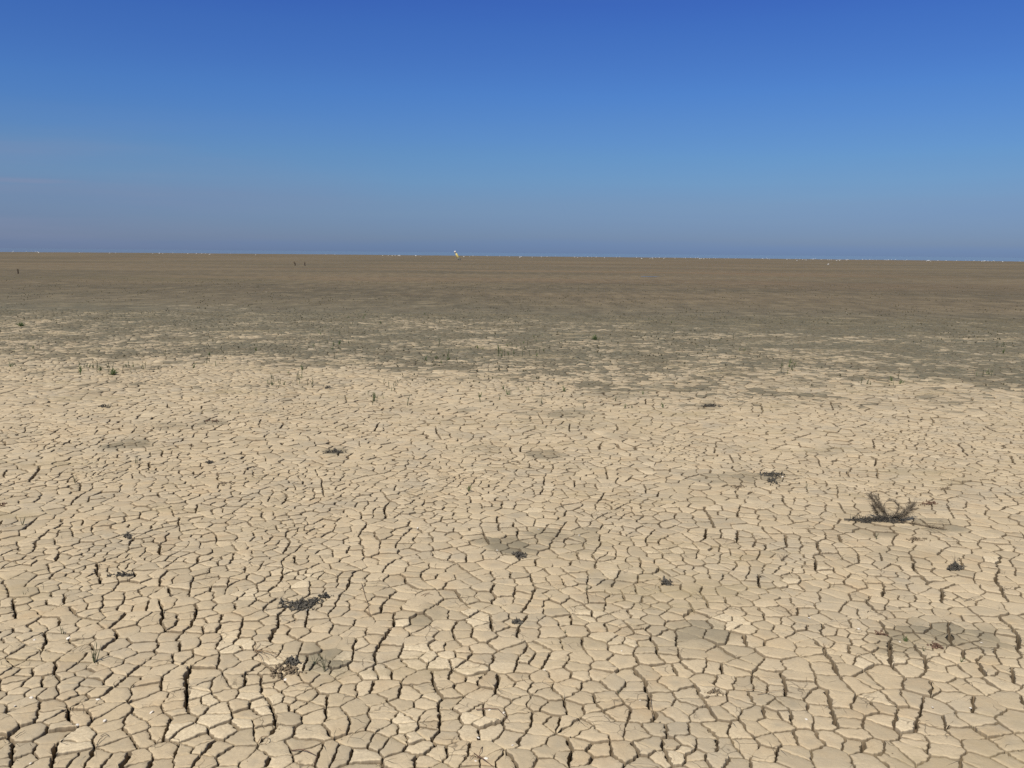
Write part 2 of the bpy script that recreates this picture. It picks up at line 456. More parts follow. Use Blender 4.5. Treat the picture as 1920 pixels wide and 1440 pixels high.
area = 0.5 * (hw(Y0) + hw(Y1)) * 2 * (Y1 - Y0)
N_TRY = int(area / 0.0085 * 5)
xs = RNG.random(N_TRY); ys = RNG.random(N_TRY)
ysamp = np.sqrt(ys * ((Y1 + 2) ** 2 - (Y0 + 2) ** 2) + (Y0 + 2) ** 2) - 2
xsamp = (xs * 2 - 1) * hw(ysamp)
ssamp = cell_size(xsamp, ysamp)
for x, y, s in zip(xsamp, ysamp, ssamp):
    if y > 9: s *= 1.12
    elif y < 4.5 and palegrid.near(x, y, 0.075): s *= .66
    if not grid.near(x, y, s) and not linegrid.near(x, y, 0.05):
        seeds.append(np.array([x, y])); seed_line.append(-1); seed_side.append(0); seed_w.append(0)
        grid.add(x, y)
S = np.array(seeds)
seed_line = np.array(seed_line); seed_side = np.array(seed_side); seed_w = np.array(seed_w)
NS = len(S)

# ------------------------------------------------------------------ plates: cells round the seeds
dl = geometry.delaunay_2d_cdt([Vector((float(a), float(b))) for a, b in S], [], [], 0, 1e-7, True)
dv, de, df, orig = dl[0], dl[1], dl[2], dl[3]
o2 = np.array([o[0] if o else -1 for o in orig])
T = np.array([f for f in df if len(f) == 3])
T = o2[T]
T = T[(T >= 0).all(1)]
A, B_, C_ = S[T[:, 0]], S[T[:, 1]], S[T[:, 2]]
dd = 2 * (A[:, 0] * (B_[:, 1] - C_[:, 1]) + B_[:, 0] * (C_[:, 1] - A[:, 1]) + C_[:, 0] * (A[:, 1] - B_[:, 1]))
dd[np.abs(dd) < 1e-12] = 1e-12
a2, b2, c2 = (A ** 2).sum(1), (B_ ** 2).sum(1), (C_ ** 2).sum(1)
ccx = (a2 * (B_[:, 1] - C_[:, 1]) + b2 * (C_[:, 1] - A[:, 1]) + c2 * (A[:, 1] - B_[:, 1])) / dd
ccy = (a2 * (C_[:, 0] - B_[:, 0]) + b2 * (A[:, 0] - C_[:, 0]) + c2 * (B_[:, 0] - A[:, 0])) / dd
VV = np.stack([ccx, ccy], 1)
NT_ = len(T)
emap = {}
for ti in range(NT_):
    t = T[ti]
    for a, b in ((t[0], t[1]), (t[1], t[2]), (t[2], t[0])):
        k = (a, b) if a < b else (b, a)
        emap.setdefault(k, []).append(ti)
E_cells = np.array([k for k, v in emap.items() if len(v) == 2])
E_v = np.array([v for k, v in emap.items() if len(v) == 2])
# join corners that lie almost on each other
par = np.arange(NT_)


def find(p, a):
    while p[a] != a:
        p[a] = p[p[a]]
        a = p[a]
    return a


elen = np.linalg.norm(VV[E_v[:, 0]] - VV[E_v[:, 1]], axis=1)
for e in np.nonzero(elen < 0.016)[0]:
    a, b = find(par, E_v[e, 0]), find(par, E_v[e, 1])
    if a != b: par[b] = a
root = np.array([find(par, i) for i in range(NT_)])
cnt = np.bincount(root, minlength=NT_)
vx = np.bincount(root, weights=VV[:, 0], minlength=NT_) / np.maximum(cnt, 1)
vy = np.bincount(root, weights=VV[:, 1], minlength=NT_) / np.maximum(cnt, 1)
VP = np.stack([vx, vy], 1)
ev = root[E_v]
keep = ev[:, 0] != ev[:, 1]
E_cells, ev = E_cells[keep], ev[keep]
NE = len(ev)
elen = np.linalg.norm(VP[ev[:, 0]] - VP[ev[:, 1]], axis=1)
emid = (VP[ev[:, 0]] + VP[ev[:, 1]]) / 2

# widths and depths
c0, c1 = E_cells[:, 0], E_cells[:, 1]
traced = (seed_line[c0] >= 0) & (seed_line[c0] == seed_line[c1]) & (seed_side[c0] != seed_side[c1]) & (np.linalg.norm(S[c0] - S[c1], axis=1) < 0.085)
same_side = (seed_line[c0] >= 0) & (seed_line[c0] == seed_line[c1]) & (seed_side[c0] == seed_side[c1])
# coarse blocks give the second order of cracks away from the traced ones
yy = emid[:, 1]
bl_pts = []
bg = Grid(0.3)
bx = (RNG.random(30000) * 2 - 1); by = RNG.random(30000) * (Y1 + 1)
for x, y in zip(bx * (hw(Y1)), by):
    if abs(x) < hw(y) + .5 and not bg.near(x, y, 0.30):
        bg.add(x, y); bl_pts.append((x, y))
BL = np.array(bl_pts)
# nearest block of every seed
blk = np.zeros(NS, int)
gi = {}
for i, (x, y) in enumerate(BL):
    gi.setdefault((int(x // .6), int(y // .6)), []).append(i)
wx = S[:, 0] + 0.22 * (fnoise(S[:, 0], S[:, 1], .5, 8) - .5); wy = S[:, 1] + 0.22 * (fnoise(S[:, 0], S[:, 1], .5, 9) - .5)
for i in range(NS):
    a, b = int(wx[i] // .6), int(wy[i] // .6)
    best, bi = 1e9, 0
    for p in (a - 1, a, a + 1):
        for q in (b - 1, b, b + 1):
            for j in gi.get((p, q), ()):
                d = (BL[j, 0] - wx[i]) ** 2 + (BL[j, 1] - wy[i]) ** 2
                if d < best: best, bi = d, j
    blk[i] = bi
second = (blk[c0] != blk[c1]) & ~traced
u = RNG.random(NE)
near = yy < 5.2
W = 0.0020 + 0.0034 * u ** 1.3
D = 0.011 + 0.013 * RNG.random(NE)
s_on = second & (RNG.random(NE) < np.where(near, 0.6, 0.8))
W[s_on] = 0.0032 + 0.0036 * RNG.random(s_on.sum()) ** 1.5
D[s_on] = 0.018 + 0.02 * RNG.random(s_on.sum())
far_b = (yy > 7.0) & second & (RNG.random(NE) < 0.42)
W[far_b] = 0.005 + 0.008 * RNG.random(far_b.sum()) ** 1.5
D[far_b] = 0.04
far_c = (yy > 6.0) & second & (RNG.random(NE) < 0.10)
W[far_c] = 0.007 + 0.008 * RNG.random(far_c.sum())
D[far_c] = 0.06
mid_r = (yy > 4.6) & (yy < 14)
W[mid_r & ~traced] *= 1.22
merged = ~traced & ~s_on & (RNG.random(NE) < 0.12)
merged |= same_side & (RNG.random(NE) < 0.12)
pc = np.zeros(NS, bool)
for (x, y, r) in pale_w:
    pc[(S[:, 0] - x) ** 2 + (S[:, 1] - y) ** 2 < .06 ** 2] = True
merged &= ~traced & ~pc[c0] & ~pc[c1]
W[merged] = 0; D[merged] = 0
wl_ = np.maximum(seed_w[c0], seed_w[c1])
W[traced] = wl_[traced] * (0.8 + 0.45 * RNG.random(traced.sum()))
D[traced] = 0.045 + 0.03 * RNG.random(traced.sum())
# blocks of merged cells = plates
gp = np.arange(NS); gsz = np.ones(NS, int)
for e in np.nonzero(merged)[0]:
    a, b = find(gp, c0[e]), find(gp, c1[e])
    if a != b and gsz[a] + gsz[b] <= 3:
        gp[b] = a; gsz[a] += gsz[b]
    elif a != b:
        W[e] = 0.0015; D[e] = 0.008
plate = np.array([find(gp, i) for i in range(NS)])
# an edge between cells of one plate must be closed too
inside = (plate[c0] == plate[c1]) & ~traced
W[inside] = 0; D[inside] = 0
# widths at corners: what the two widest cracks meeting there agree on
top = np.zeros((NT_, 2)); topd = np.zeros((NT_, 2))
order = np.argsort(W)
for e in order:
    for v in ev[e]:
        top[v, 0] = top[v, 1]; top[v, 1] = W[e]
        topd[v, 0] = topd[v, 1]; topd[v, 1] = D[e]
WV = 0.55 * top[:, 0] + 0.45 * top[:, 1]
DV = 0.5 * topd[:, 0] + 0.5 * topd[:, 1]

# points along every edge (ragged), finer near the viewer
dist = np.hypot(emid[:, 0], emid[:, 1])
step = np.clip(0.0022 * dist, 0.0055, 0.05)
npt = np.clip(np.ceil(elen / step).astype(int), 2, 26)
PP = [VP]; PW = [WV]; PD = [DV]
estart = np.zeros(NE, int)
off = NT_
for n in np.unique(npt):
    es = np.nonzero(npt == n)[0]
    m = len(es)
    a, b = VP[ev[es, 0]], VP[ev[es, 1]]
    t = np.arange(1, n) / n
    L = elen[es][:, None]
    d = (b - a) / L
    nr = np.stack([-d[:, 1], d[:, 0]], 1)
    disp = np.zeros((m, n - 1))
    for k in range(1, 9):
        ph = RNG.random((m, 1)) * 6.283
        am = RNG.normal(size=(m, 1)) / (k ** 0.85)
        fr = k * 3.1416
        disp += am * np.sin(fr * t[None] + ph) * (1 if k < 3 else 1)
    disp += RNG.normal(size=disp.shape) * 0.22
    amp = np.minimum(0.036 * L, 0.0036)
    disp *= amp * np.clip(np.sin(math.pi * t) * 1.6, 0, 1)[None]
    p = a[:, None, :] + (b - a)[:, None, :] * t[None, :, None] + nr[:, None, :] * disp[:, :, None]
    rr = 0.014 + 0.012 * RNG.random((m, 1))
    sa = np.exp(-(t[None] * L / rr) ** 1.5); sb = np.exp(-((1 - t[None]) * L / rr) ** 1.5)
    w = W[es][:, None]; dd_ = D[es][:, None]
    vary = 1 + 0.35 * np.sin(t[None] * 6.3 * (1 + RNG.random((m, 1))) + RNG.random((m, 1)) * 6.3) + RNG.normal(size=disp.shape) * 0.1
    wt = w * np.clip(vary, 0.45, 1.6)
    wt = wt * (1 - sa) * (1 - sb) + WV[ev[es, 0]][:, None] * sa * (1 - sb) + WV[ev[es, 1]][:, None] * sb
    dt = dd_ * (1 - sa) * (1 - sb) + DV[ev[es, 0]][:, None] * sa * (1 - sb) + DV[ev[es, 1]][:, None] * sb
    estart[es] = off + np.arange(m) * (n - 1)
    PP.append(p.reshape(-1, 2)); PW.append(wt.ravel()); PD.append(dt.ravel())
    off += m * (n - 1)
PP = np.concatenate(PP); PW = np.concatenate(PW); PD = np.concatenate(PD)

# rings
cedges = [[] for _ in range(NS)]
for e in range(NE):
    cedges[c0[e]].append(e); cedges[c1[e]].append(e)
ring_idx, ring_len, ring_cell = [], [], []
for c in range(NS):
    es = cedges[c]
    if len(es) < 3: continue
    nb = {}
    for e in es:
        nb.setdefault(ev[e, 0], []).append(e); nb.setdefault(ev[e, 1], []).append(e)
    if any(len(v) != 2 for v in nb.values()): continue
    e = es[0]; v = ev[e, 0]; ring = []
    used = set()
    while e not in used:
        used.add(e)
        n = npt[e] - 1; s = estart[e]
        ring.append(v)
        if ev[e, 0] == v:
            ring.extend(range(s, s + n)); v = ev[e, 1]
        else:
            ring.extend(range(s + n - 1, s - 1, -1)); v = ev[e, 0]
        a = nb[v]
        e = a[0] if a[1] == e else a[1]
    if len(used) != len(es): continue
    q = PP[ring]
    if q[:, 1].min() < 0.8 or q[:, 1].max() > Y1 + .3 or np.abs(q[:, 0]).max() > hw(S[c, 1]) + .3: continue
    ar = 0.5 * np.sum(q[:, 0] * np.roll(q[:, 1], -1) - np.roll(q[:, 0], -1) * q[:, 1])
    if ar < 0: ring = ring[::-1]
    if abs(ar) > 0.12: continue
    ring_idx.append(ring); ring_len.append(len(ring)); ring_cell.append(c)
ring_len = np.array(ring_len); ring_cell = np.array(ring_cell)
NC = len(ring_cell)
F = np.concatenate([np.array(r) for r in ring_idx])
st = np.concatenate([[0], np.cumsum(ring_len)[:-1]])
cid = np.repeat(np.arange(NC), ring_len)
loc = np.arange(len(F)) - st[cid]
nxt = st[cid] + (loc + 1) % ring_len[cid]
prv = st[cid] + (loc - 1) % ring_len[cid]
Bp = PP[F]; Wp = PW[F]; Dp = PD[F]
cen = np.stack([np.bincount(cid, weights=Bp[:, 0]), np.bincount(cid, weights=Bp[:, 1])], 1) / ring_len[:, None]
tg = Bp[nxt] - Bp[prv]
nr = np.stack([-tg[:, 1], tg[:, 0]], 1)
nr /= np.linalg.norm(nr, axis=1)[:, None] + 1e-12
for _ in range(1):
    nr = nr * 0.5 + 0.25 * (nr[nxt] + nr[prv])
    nr /= np.linalg.norm(nr, axis=1)[:, None] + 1e-12
# per plate: height, lean, tone
pl = plate[ring_cell]
NPL = NS
ph = RNG.normal(size=NPL) * 0.0018
pa = RNG.normal(size=(NPL, 2)) * 0.026
pt = RNG.random(NPL)
pcen = np.stack([np.bincount(plate, weights=S[:, 0], minlength=NPL), np.bincount(plate, weights=S[:, 1], minlength=NPL)], 1) / np.maximum(1, np.bincount(plate, minlength=NPL))[:, None]
pale = np.zeros(NPL)
for (x, y, r) in pale_w:
    i = np.argmin((S[:, 0] - x) ** 2 + (S[:, 1] - y) ** 2)
    pale[plate[i]] = 1.0
    ph[plate[i]] += 0.003
    for i in np.nonzero((S[:, 0] - x) ** 2 + (S[:, 1] - y) ** 2 < .06 ** 2)[0]:
        pale[plate[i]] = max(pale[plate[i]], RNG.uniform(.2, .95))
rp = RNG.random(NPL)
pale = np.maximum(pale, np.where((rp > 0.95) & (fnoise(pcen[:, 0], pcen[:, 1], .8, 21) > .5), 0.5, 0))


def zs(p):
    return 0.016 * (vnoise(p[:, 0], p[:, 1], 1.3, 31) - 0.5) + 0.006 * (vnoise(p[:, 0], p[:, 1], 0.4, 33) - .5)


def ztop(p, g):
    t = np.clip(p - pcen[g], -0.2, 0.2)
    return zs(p) + ph[g] + (t * pa[g]).sum(1)


gF = pl[cid]
cF = cen[cid]
open_ = np.clip(Dp / 0.004, 0, 1)
flat = 1 - open_
zsB = zs(Bp)
rings_xy, rings_z, rings_a = [], [], []


def addring(xy, z, crack, rad):
    rings_xy.append(xy); rings_z.append(z)
    rings_a.append((crack, rad))


ztB = ztop(Bp, gF)
# 0: the shared bottom line
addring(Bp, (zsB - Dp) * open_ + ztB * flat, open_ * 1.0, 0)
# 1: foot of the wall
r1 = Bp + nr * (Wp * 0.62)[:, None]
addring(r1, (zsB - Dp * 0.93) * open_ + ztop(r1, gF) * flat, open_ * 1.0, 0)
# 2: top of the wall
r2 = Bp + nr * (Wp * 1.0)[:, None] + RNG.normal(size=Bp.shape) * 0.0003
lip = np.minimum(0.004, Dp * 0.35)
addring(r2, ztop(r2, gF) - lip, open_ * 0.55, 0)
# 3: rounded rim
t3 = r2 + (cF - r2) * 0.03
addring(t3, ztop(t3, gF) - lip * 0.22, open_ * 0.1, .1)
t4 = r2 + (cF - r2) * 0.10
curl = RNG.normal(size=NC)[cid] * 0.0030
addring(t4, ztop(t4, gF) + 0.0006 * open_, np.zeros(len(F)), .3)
t5 = r2 + (cF - r2) * 0.55
addring(t5, ztop(t5, gF) + curl * 0.5 + RNG.normal(size=len(F)) * 0.0002, np.zeros(len(F)), .65)
nR = len(rings_xy)
# far cells carry fewer rings
far = (np.hypot(cen[:, 0], cen[:, 1]) > 10)
farF = far[cid]

verts, quads, tris = [], [], []
at_crack, at_rad, at_rnd, at_pale = [], [], [], []
ctr = []
base = 0
for grp in (False, True):
    m = farF == grp
    if not m.any(): continue
    use = range(nR) if not grp else (0, 2, 4)
    remap = -np.ones(len(F), int); remap[m] = np.arange(m.sum())
    n = int(m.sum())
    nx = remap[nxt[m]]
    for k in use:
        verts.append(np.column_stack([rings_xy[k][m], rings_z[k][m]]))
        at_crack.append(rings_a[k][0][m]); at_rad.append(np.full(n, rings_a[k][1]))
        at_rnd.append(pt[gF[m]]); at_pale.append(pale[gF[m]]); ctr.append(cen[cid[m]])
    for j in range(len(list(use)) - 1):
        a = base + j * n + np.arange(n); b = base + j * n + nx
        c = base + (j + 1) * n + nx; d = base + (j + 1) * n + np.arange(n)
        quads.append(np.column_stack([a, b, c, d]))
    cs = np.nonzero(far == grp)[0]
    cbase = base + len(list(use)) * n
    zc = ztop(cen[cs], pl[cs]) + RNG.normal(size=len(cs)) * 0.0006
    verts.append(np.column_stack([cen[cs], zc]))
    at_crack.append(np.zeros(len(cs))); at_rad.append(np.ones(len(cs))); at_rnd.append(pt[pl[cs]]); at_pale.append(pale[pl[cs]]); ctr.append(cen[cs])
    cm = -np.ones(NC, int); cm[cs] = np.arange(len(cs))
    last = base + (len(list(use)) - 1) * n
    tris.append(np.column_stack([last + np.arange(n), last + nx, cbase + cm[cid[m]]]))
    base = cbase + len(cs)

# crumbs of dry mud lying on the plates and in the cracks
CR = 2600
ico_v = np.array([(0, 0, 1), (.9, 0, .2), (.2, .85, .3), (-.8, .5, .1), (-.7, -.6, .2), (.3, -.9, .1), (0, 0, -.6)])
ico_f = [(0, 1, 2), (0, 2, 3), (0, 3, 4), (0, 4, 5), (0, 5, 1), (6, 2, 1), (6, 3, 2), (6, 4, 3), (6, 5, 4), (6, 1, 5)]
nearF = np.nonzero((Bp[:, 1] < 6.5) & (Dp > 0.005))[0]
pick = RNG.choice(nearF, CR)
for i in pick:
    p = Bp[i] + nr[i] * RNG.uniform(0.0, 0.02) + RNG.normal(size=2) * 0.004
    s = RNG.uniform(0.0008, 0.0028) * (1.6 if RNG.random() < .08 else 1)
    ang = RNG.uniform(0, 6.28)
    ca, sa = math.cos(ang), math.sin(ang)
    v = ico_v * (1 + RNG.normal(size=ico_v.shape) * 0.2) * s * np.array([1.3, .9, .8])
    v = np.column_stack([v[:, 0] * ca - v[:, 1] * sa, v[:, 0] * sa + v[:, 1] * ca, v[:, 2]])
    inside_c = np.linalg.norm(p - Bp[i]) < Wp[i]
    z = float(zsB[i]) - (Dp[i] * .9 if inside_c else 0.001) + s * .4
    verts.append(v + np.array([p[0], p[1], z]))
    at_crack.append(np.full(7, .25)); at_rad.append(np.full(7, .3)); at_rnd.append(np.full(7, RNG.random())); at_pale.append(np.full(7, .6 * RNG.random()))
    tris.append(np.array(ico_f) + base)
    base += 7

# the open flat beyond: one sheet out past the shore, lying low under the plates
NA = 480
rad = np.concatenate([np.linspace(0.4, 23, 60), np.geomspace(23.5, 700, 90), np.geomspace(760, 26000, 12)])
ang = np.concatenate([np.linspace(-70, 70, NA - 60), np.linspace(74, 286, 60)])
ang = np.radians(ang)
rr_, aa_ = np.meshgrid(rad, ang, indexing='ij')
gx, gy = rr_ * np.sin(aa_), rr_ * np.cos(aa_)
zsheet = zs(np.column_stack([gx.ravel(), gy.ravel()])).reshape(gx.shape)
inside_d = np.minimum(np.minimum(gy - (Y0 - .25), Y1 - .35 - gy), (hw(np.maximum(gy, .1)) - .25 - np.abs(gx)) * .83)
sink = np.clip(inside_d / 0.5, 0, 1)
zsheet = zsheet * np.exp(-np.maximum(rr_ - 25, 0) / 20) - 0.012 - 0.09 * sink
und = 0.03 * (fnoise(gx, gy, 60, 41) - .5) + 0.02 * (fnoise(gx, gy, 14, 43) - .5)
zsheet += und * np.clip((rr_ - 26) / 30, 0, 1)
zsheet -= np.clip((rr_ - 360) * 0.0005, 0, 6)
m0 = base
verts.append(np.column_stack([gx.ravel(), gy.ravel(), zsheet.ravel()]))
nv = gx.size
at_crack.append(np.zeros(nv)); at_rad.append(np.full(nv, .5)); at_rnd.append(np.full(nv, -1.0)); at_pale.append(np.zeros(nv))
I, J = np.meshgrid(np.arange(len(rad) - 1), np.arange(NA), indexing='ij')
J2 = (J + 1) % NA
a = m0 + I * NA + J; b = m0 + I * NA + J2; c = m0 + (I + 1) * NA + J2; d = m0 + (I + 1) * NA + J
quads.append(np.column_stack([a.ravel(), d.ravel(), c.ravel(), b.ravel()]))
# close the middle
verts.append(np.array([[0, 0, zsheet[0].mean()]])); at_crack.append([0]); at_rad.append([.5]); at_rnd.append([-1.0]); at_pale.append([0])
j = np.arange(NA)
tris.append(np.column_stack([np.full(NA, m0 + nv), m0 + j, m0 + (j + 1) % NA]))
base += nv + 1

VX = np.concatenate(verts); Q = np.concatenate(quads); TI = np.concatenate(tris)
me = bpy.data.meshes.new('ground')
me.vertices.add(len(VX)); me.vertices.foreach_set('co', VX.astype(np.float32).ravel())
me.loops.add(len(Q) * 4 + len(TI) * 3)
me.loops.foreach_set('vertex_index', np.concatenate([Q.ravel(), TI.ravel()]).astype(np.int32))
me.polygons.add(len(Q) + len(TI))
ls = np.concatenate([np.arange(len(Q)) * 4, len(Q) * 4 + np.arange(len(TI)) * 3])
me.polygons.foreach_set('loop_start', ls.astype(np.int32))
me.update(calc_edges=True)
me.validate()
me.polygons.foreach_set('use_smooth', np.ones(len(me.polygons), bool))
# damp stains as an attribute
dampv = np.zeros(len(VX))
ctr = np.concatenate(ctr)
QX = VX[:, :2].copy()
QX[:len(ctr)] = QX[:len(ctr)] * .45 + ctr * .55      # stains follow the plates
nzd = fnoise(QX[:, 0], QX[:, 1], .2, 51) - .5
mm = VX[:, 1] < 25
for (px, py, hx, hy, s) in DAMP:
    c = G(px, py); ex = G(px + hx, py) - c
    rx = np.linalg.norm(ex); ry = abs(G(px, py - hy)[1] - G(px, py + hy)[1]) / 2
    e = np.sqrt(((QX[:, 0] - c[0]) / rx) ** 2 + ((QX[:, 1] - c[1]) / ry) ** 2) + nzd * 1.6
    dampv = np.maximum(dampv, s * np.clip((1.15 - e) / 0.45, 0, 1) * mm)
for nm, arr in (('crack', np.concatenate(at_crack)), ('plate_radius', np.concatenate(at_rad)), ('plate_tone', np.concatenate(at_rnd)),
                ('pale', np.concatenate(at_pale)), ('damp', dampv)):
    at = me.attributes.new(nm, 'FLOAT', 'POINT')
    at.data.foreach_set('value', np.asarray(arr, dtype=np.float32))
ground = bpy.data.objects.new('ground', me)
COL.objects.link(ground)
tag(ground, kind='structure')
print('GROUND', NS, 'cells', len(VX), 'verts', len(Q), 'quads')


# ------------------------------------------------------------------ mud material
def mud_material():
    t = NT('dry_mud')
    pos = t.n.new('ShaderNodeNewGeometry').outputs['Position']
    sep = t.n.new('ShaderNodeSeparateXYZ'); t.l.new(pos, sep.inputs[0])
    X, Y = sep.outputs[0], sep.outputs[1]
    flatv = t.n.new('ShaderNodeCombineXYZ'); t.l.new(X, flatv.inputs[0]); t.l.new(Y, flatv.inputs[1])
    P = flatv.outputs[0]
    crack, radius, tone0, pale_, damp_ = (t.attr(k) for k in ('crack', 'plate_radius', 'plate_tone', 'pale', 'damp'))
    # beyond the modelled plates the pattern is made of cells of the same size
    vcol = t.voronoi(P, 7.5, 'F1', 'Color')
    vs = t.n.new('ShaderNodeSeparateColor'); t.l.new(vcol, vs.inputs[0])
    is_sheet = t.math('LESS_THAN', tone0, -0.5)
    tone = t.math('ADD', t.math('MULTIPLY', is_sheet, vs.outputs[0]), t.math('MULTIPLY', t.math('SUBTRACT', 1.0, is_sheet), tone0))
    n_fine = t.noise(P, 90, 4, 0.6)
    n_grit = t.noise(P, 420, 2, 0.6)
    n_mid = t.noise(P, 9, 4, 0.6)
    n_big = t.noise(P, 1.1, 4, 0.6)
    n_huge = t.noise(t.map(P, (0.16, 0.28, 1)), 1.0, 5, 0.62)
    n_far = t.noise(t.map(P, (0.03, 0.06, 1), (3, 5, 0)), 1.0, 5, 0.65)
    # dry clay colour
    c = t.mix(t.rng(n_mid, .3, .7), (0.590, 0.472, 0.298), (0.470, 0.376, 0.243))
    c = t.mix(t.math('MULTIPLY', t.rng(n_big, .4, .75), 0.5), c, (0.55, 0.415, 0.252))
    c = t.mix(t.math('MULTIPLY', t.rng(tone, 0.3, 1.0, 0.0, 1.0), 0.45), c, (0.69, 0.56, 0.375))
    c = t.mix(t.math('MULTIPLY', t.rng(tone, 0.4, 0.0, 0.0, 1.0), 0.60), c, (0.40, 0.33, 0.222))
    c = t.mix(t.rng(t.noise(t.map(P, (1, 1, 1), (1, 13, 0)), 2.3, 5, .65), .48, .66, 0, .55), c, (0.40, 0.348, 0.258))
    c = t.mix(t.rng(t.noise(t.map(P, (1, 1, 1), (7, 3, 0)), 5, 4, .6), .52, .72, 0, .5), c, (0.50, 0.355, 0.20))
    # grey heart of some plates
    heart = t.math('MULTIPLY', t.rng(radius, 0.45, 1.0, 0, 1), t.rng(t.math('FRACT', t.math('MULTIPLY', tone, 7.3)), 0.55, 1.0, 0, .55))
    heart = t.math('MULTIPLY', heart, t.rng(n_mid, .3, .6))
    c = t.mix(heart, c, (0.30, 0.275, 0.21))
    c = t.mix(t.math('MULTIPLY', pale_, t.rng(n_fine, .3, .65, 1.0, .6)), c, (0.73, 0.60, 0.40))
    c = t.mix(t.rng(n_fine, .35, .75, 0, .5), c, (0.38, 0.30, 0.20))
    c = t.mix(t.rng(n_grit, .55, .75, 0, .6), c, (0.30, 0.235, 0.155))
    # where the flat stays damp: more and more of it with distance
    edge = t.math('ADD', Y, t.math('MULTIPLY', X, 0.22))
    wet = t.rng(edge, 6.0, 14.0, -0.24, 0.52)
    wet = t.math('ADD', wet, t.rng(edge, 18.0, 34.0, 0.0, 0.62))
    thr = t.math('ADD', t.math('MULTIPLY', t.math('SUBTRACT', n_huge, 0.5), 1.25), t.math('MULTIPLY', t.math('SUBTRACT', n_big, 0.5), 0.9))
    thr = t.math('ADD', thr, t.math('MULTIPLY', t.math('SUBTRACT', tone, 0.5), 0.46))
    thr = t.math('ADD', thr, t.math('MULTIPLY', t.math('SUBTRACT', n_mid, 0.5), 0.5))
    wetm = t.rng(t.math('ADD', wet, thr), 0.14, 0.50, 0, 1, True)
    wetm = t.math('MAXIMUM', wetm, t.rng(t.math('ADD', damp_, t.math('MULTIPLY', t.math('SUBTRACT', tone, .5), .55)), 0.2, 1.1, 0, .78))
    grey = t.mix(t.rng(n_mid, .3, .7), (0.178, 0.160, 0.106), (0.112, 0.105, 0.072))
    grey = t.mix(t.math('MULTIPLY', t.rng(n_big, .45, .7), .5), grey, (0.20, 0.158, 0.095))
    brown = t.mix(t.rng(n_far, .39, .60), (0.196, 0.150, 0.088), (0.132, 0.108, 0.066))
    brown = t.mix(t.rng(n_huge, .55, .75, 0, .5), brown, (0.20, 0.14, 0.08))
    fb = t.rng(edge, 17.0, 34.0, 0, 1, True)
    dark = t.mix(fb, grey, brown)
    dark = t.mix(t.math('MULTIPLY', t.math('SUBTRACT', 1.0, fb), t.rng(tone, .5, 1.0, 0, .45)), dark, (0.25, 0.205, 0.135))
    c = t.mix(wetm, c, dark)
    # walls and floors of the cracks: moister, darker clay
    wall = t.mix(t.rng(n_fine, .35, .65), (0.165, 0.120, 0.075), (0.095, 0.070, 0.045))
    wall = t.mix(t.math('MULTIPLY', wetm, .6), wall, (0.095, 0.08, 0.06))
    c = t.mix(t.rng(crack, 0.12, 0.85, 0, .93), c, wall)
    # on the sheet, cracks between the cells and dark specks
    vd = t.voronoi(P, 7.5, 'DISTANCE_TO_EDGE', 'Distance')
    lines = t.math('MULTIPLY', t.math('MULTIPLY', t.rng(vd, 0.05, 0.02, 0, .75), is_sheet), t.rng(n_big, .45, .6))
    lines = t.math('MULTIPLY', lines, t.rng(Y, 60, 25, .15, 1))
    c = t.mix(lines, c, (0.05, 0.04, 0.03))
    sp = t.voronoi(t.map(P, (1, .8, 1)), 3.1, 'F1', 'Distance')
    spk = t.math('MULTIPLY', t.math('MULTIPLY', t.rng(sp, 0.16, 0.08, 0, .9), is_sheet), t.rng(Y, 70, 30, 0, 1))
    c = t.mix(spk, c, (0.04, 0.035, 0.025))
    sp2 = t.rng(t.noise(t.map(P, (.5, 1.3, 1), (2, 9, 0)), 1.0, 6, .75), .55, .66, 0, .9)
    c = t.mix(t.math('MULTIPLY', sp2, t.rng(edge, 12, 60, .85, .0)), c, (0.38, 0.305, 0.185))
    rough_ = t.noise(t.map(P, (1.6, .45, 1), (6, 1, 0)), 1.0, 6, .8)
    farw = t.rng(edge, 13, 26, 0, 1)
    c = t.mix(t.math('MULTIPLY', t.rng(rough_, .50, .62, 0, .55), farw), c, (0.085, 0.072, 0.045))
    c = t.mix(t.math('MULTIPLY', t.rng(rough_, .47, .38, 0, .4), farw), c, (0.27, 0.215, 0.13))
    # thin films of growth in rusty and olive streaks far out
    rust = t.math('MULTIPLY', t.rng(t.noise(t.map(P, (.02, .07, 1), (9, 2, 0)), 1.0, 4, .6), .52, .72), t.rng(Y, 22, 60, 0, .55))
    c = t.mix(rust, c, (0.21, 0.13, 0.07))
    olive = t.math('MULTIPLY', t.rng(t.noise(t.map(P, (.03, .10, 1), (4, 8, 0)), 1.0, 4, .6), .55, .72), t.rng(Y, 16, 40, 0, .5))
    c = t.mix(olive, c, (0.14, 0.12, 0.062))
    t.put(t.b.inputs['Base Color'], c)
    t.put(t.b.inputs['Roughness'], t.rng(wetm, 0, 1, .95, .8))
    t.b.inputs['Specular IOR Level'].default_value = 0.12
    h = t.math('ADD', t.math('MULTIPLY', n_fine, 1.0), t.math('MULTIPLY', n_grit, .35))
    h = t.math('ADD', h, t.math('MULTIPLY', t.noise(P, 28, 3, .5), 1.6))
    # hairline cracks that run only part of the way across a plate
    wv_ = t.n.new('ShaderNodeTexNoise'); wv_.inputs['Scale'].default_value = 14; t.l.new(P, wv_.inputs['Vector'])
    hw_ = t.mix(0.05, P, wv_.outputs['Color'])
    hd = t.voronoi(t.map(hw_, (1, 1, 1), (.3, .7, 0)), 13, 'DISTANCE_TO_EDGE', 'Distance')
    hair = t.math('MULTIPLY', t.rng(hd, 0.028, 0.0, 0, 1), t.rng(t.noise(P, 7, 2, .5), .55, .64))
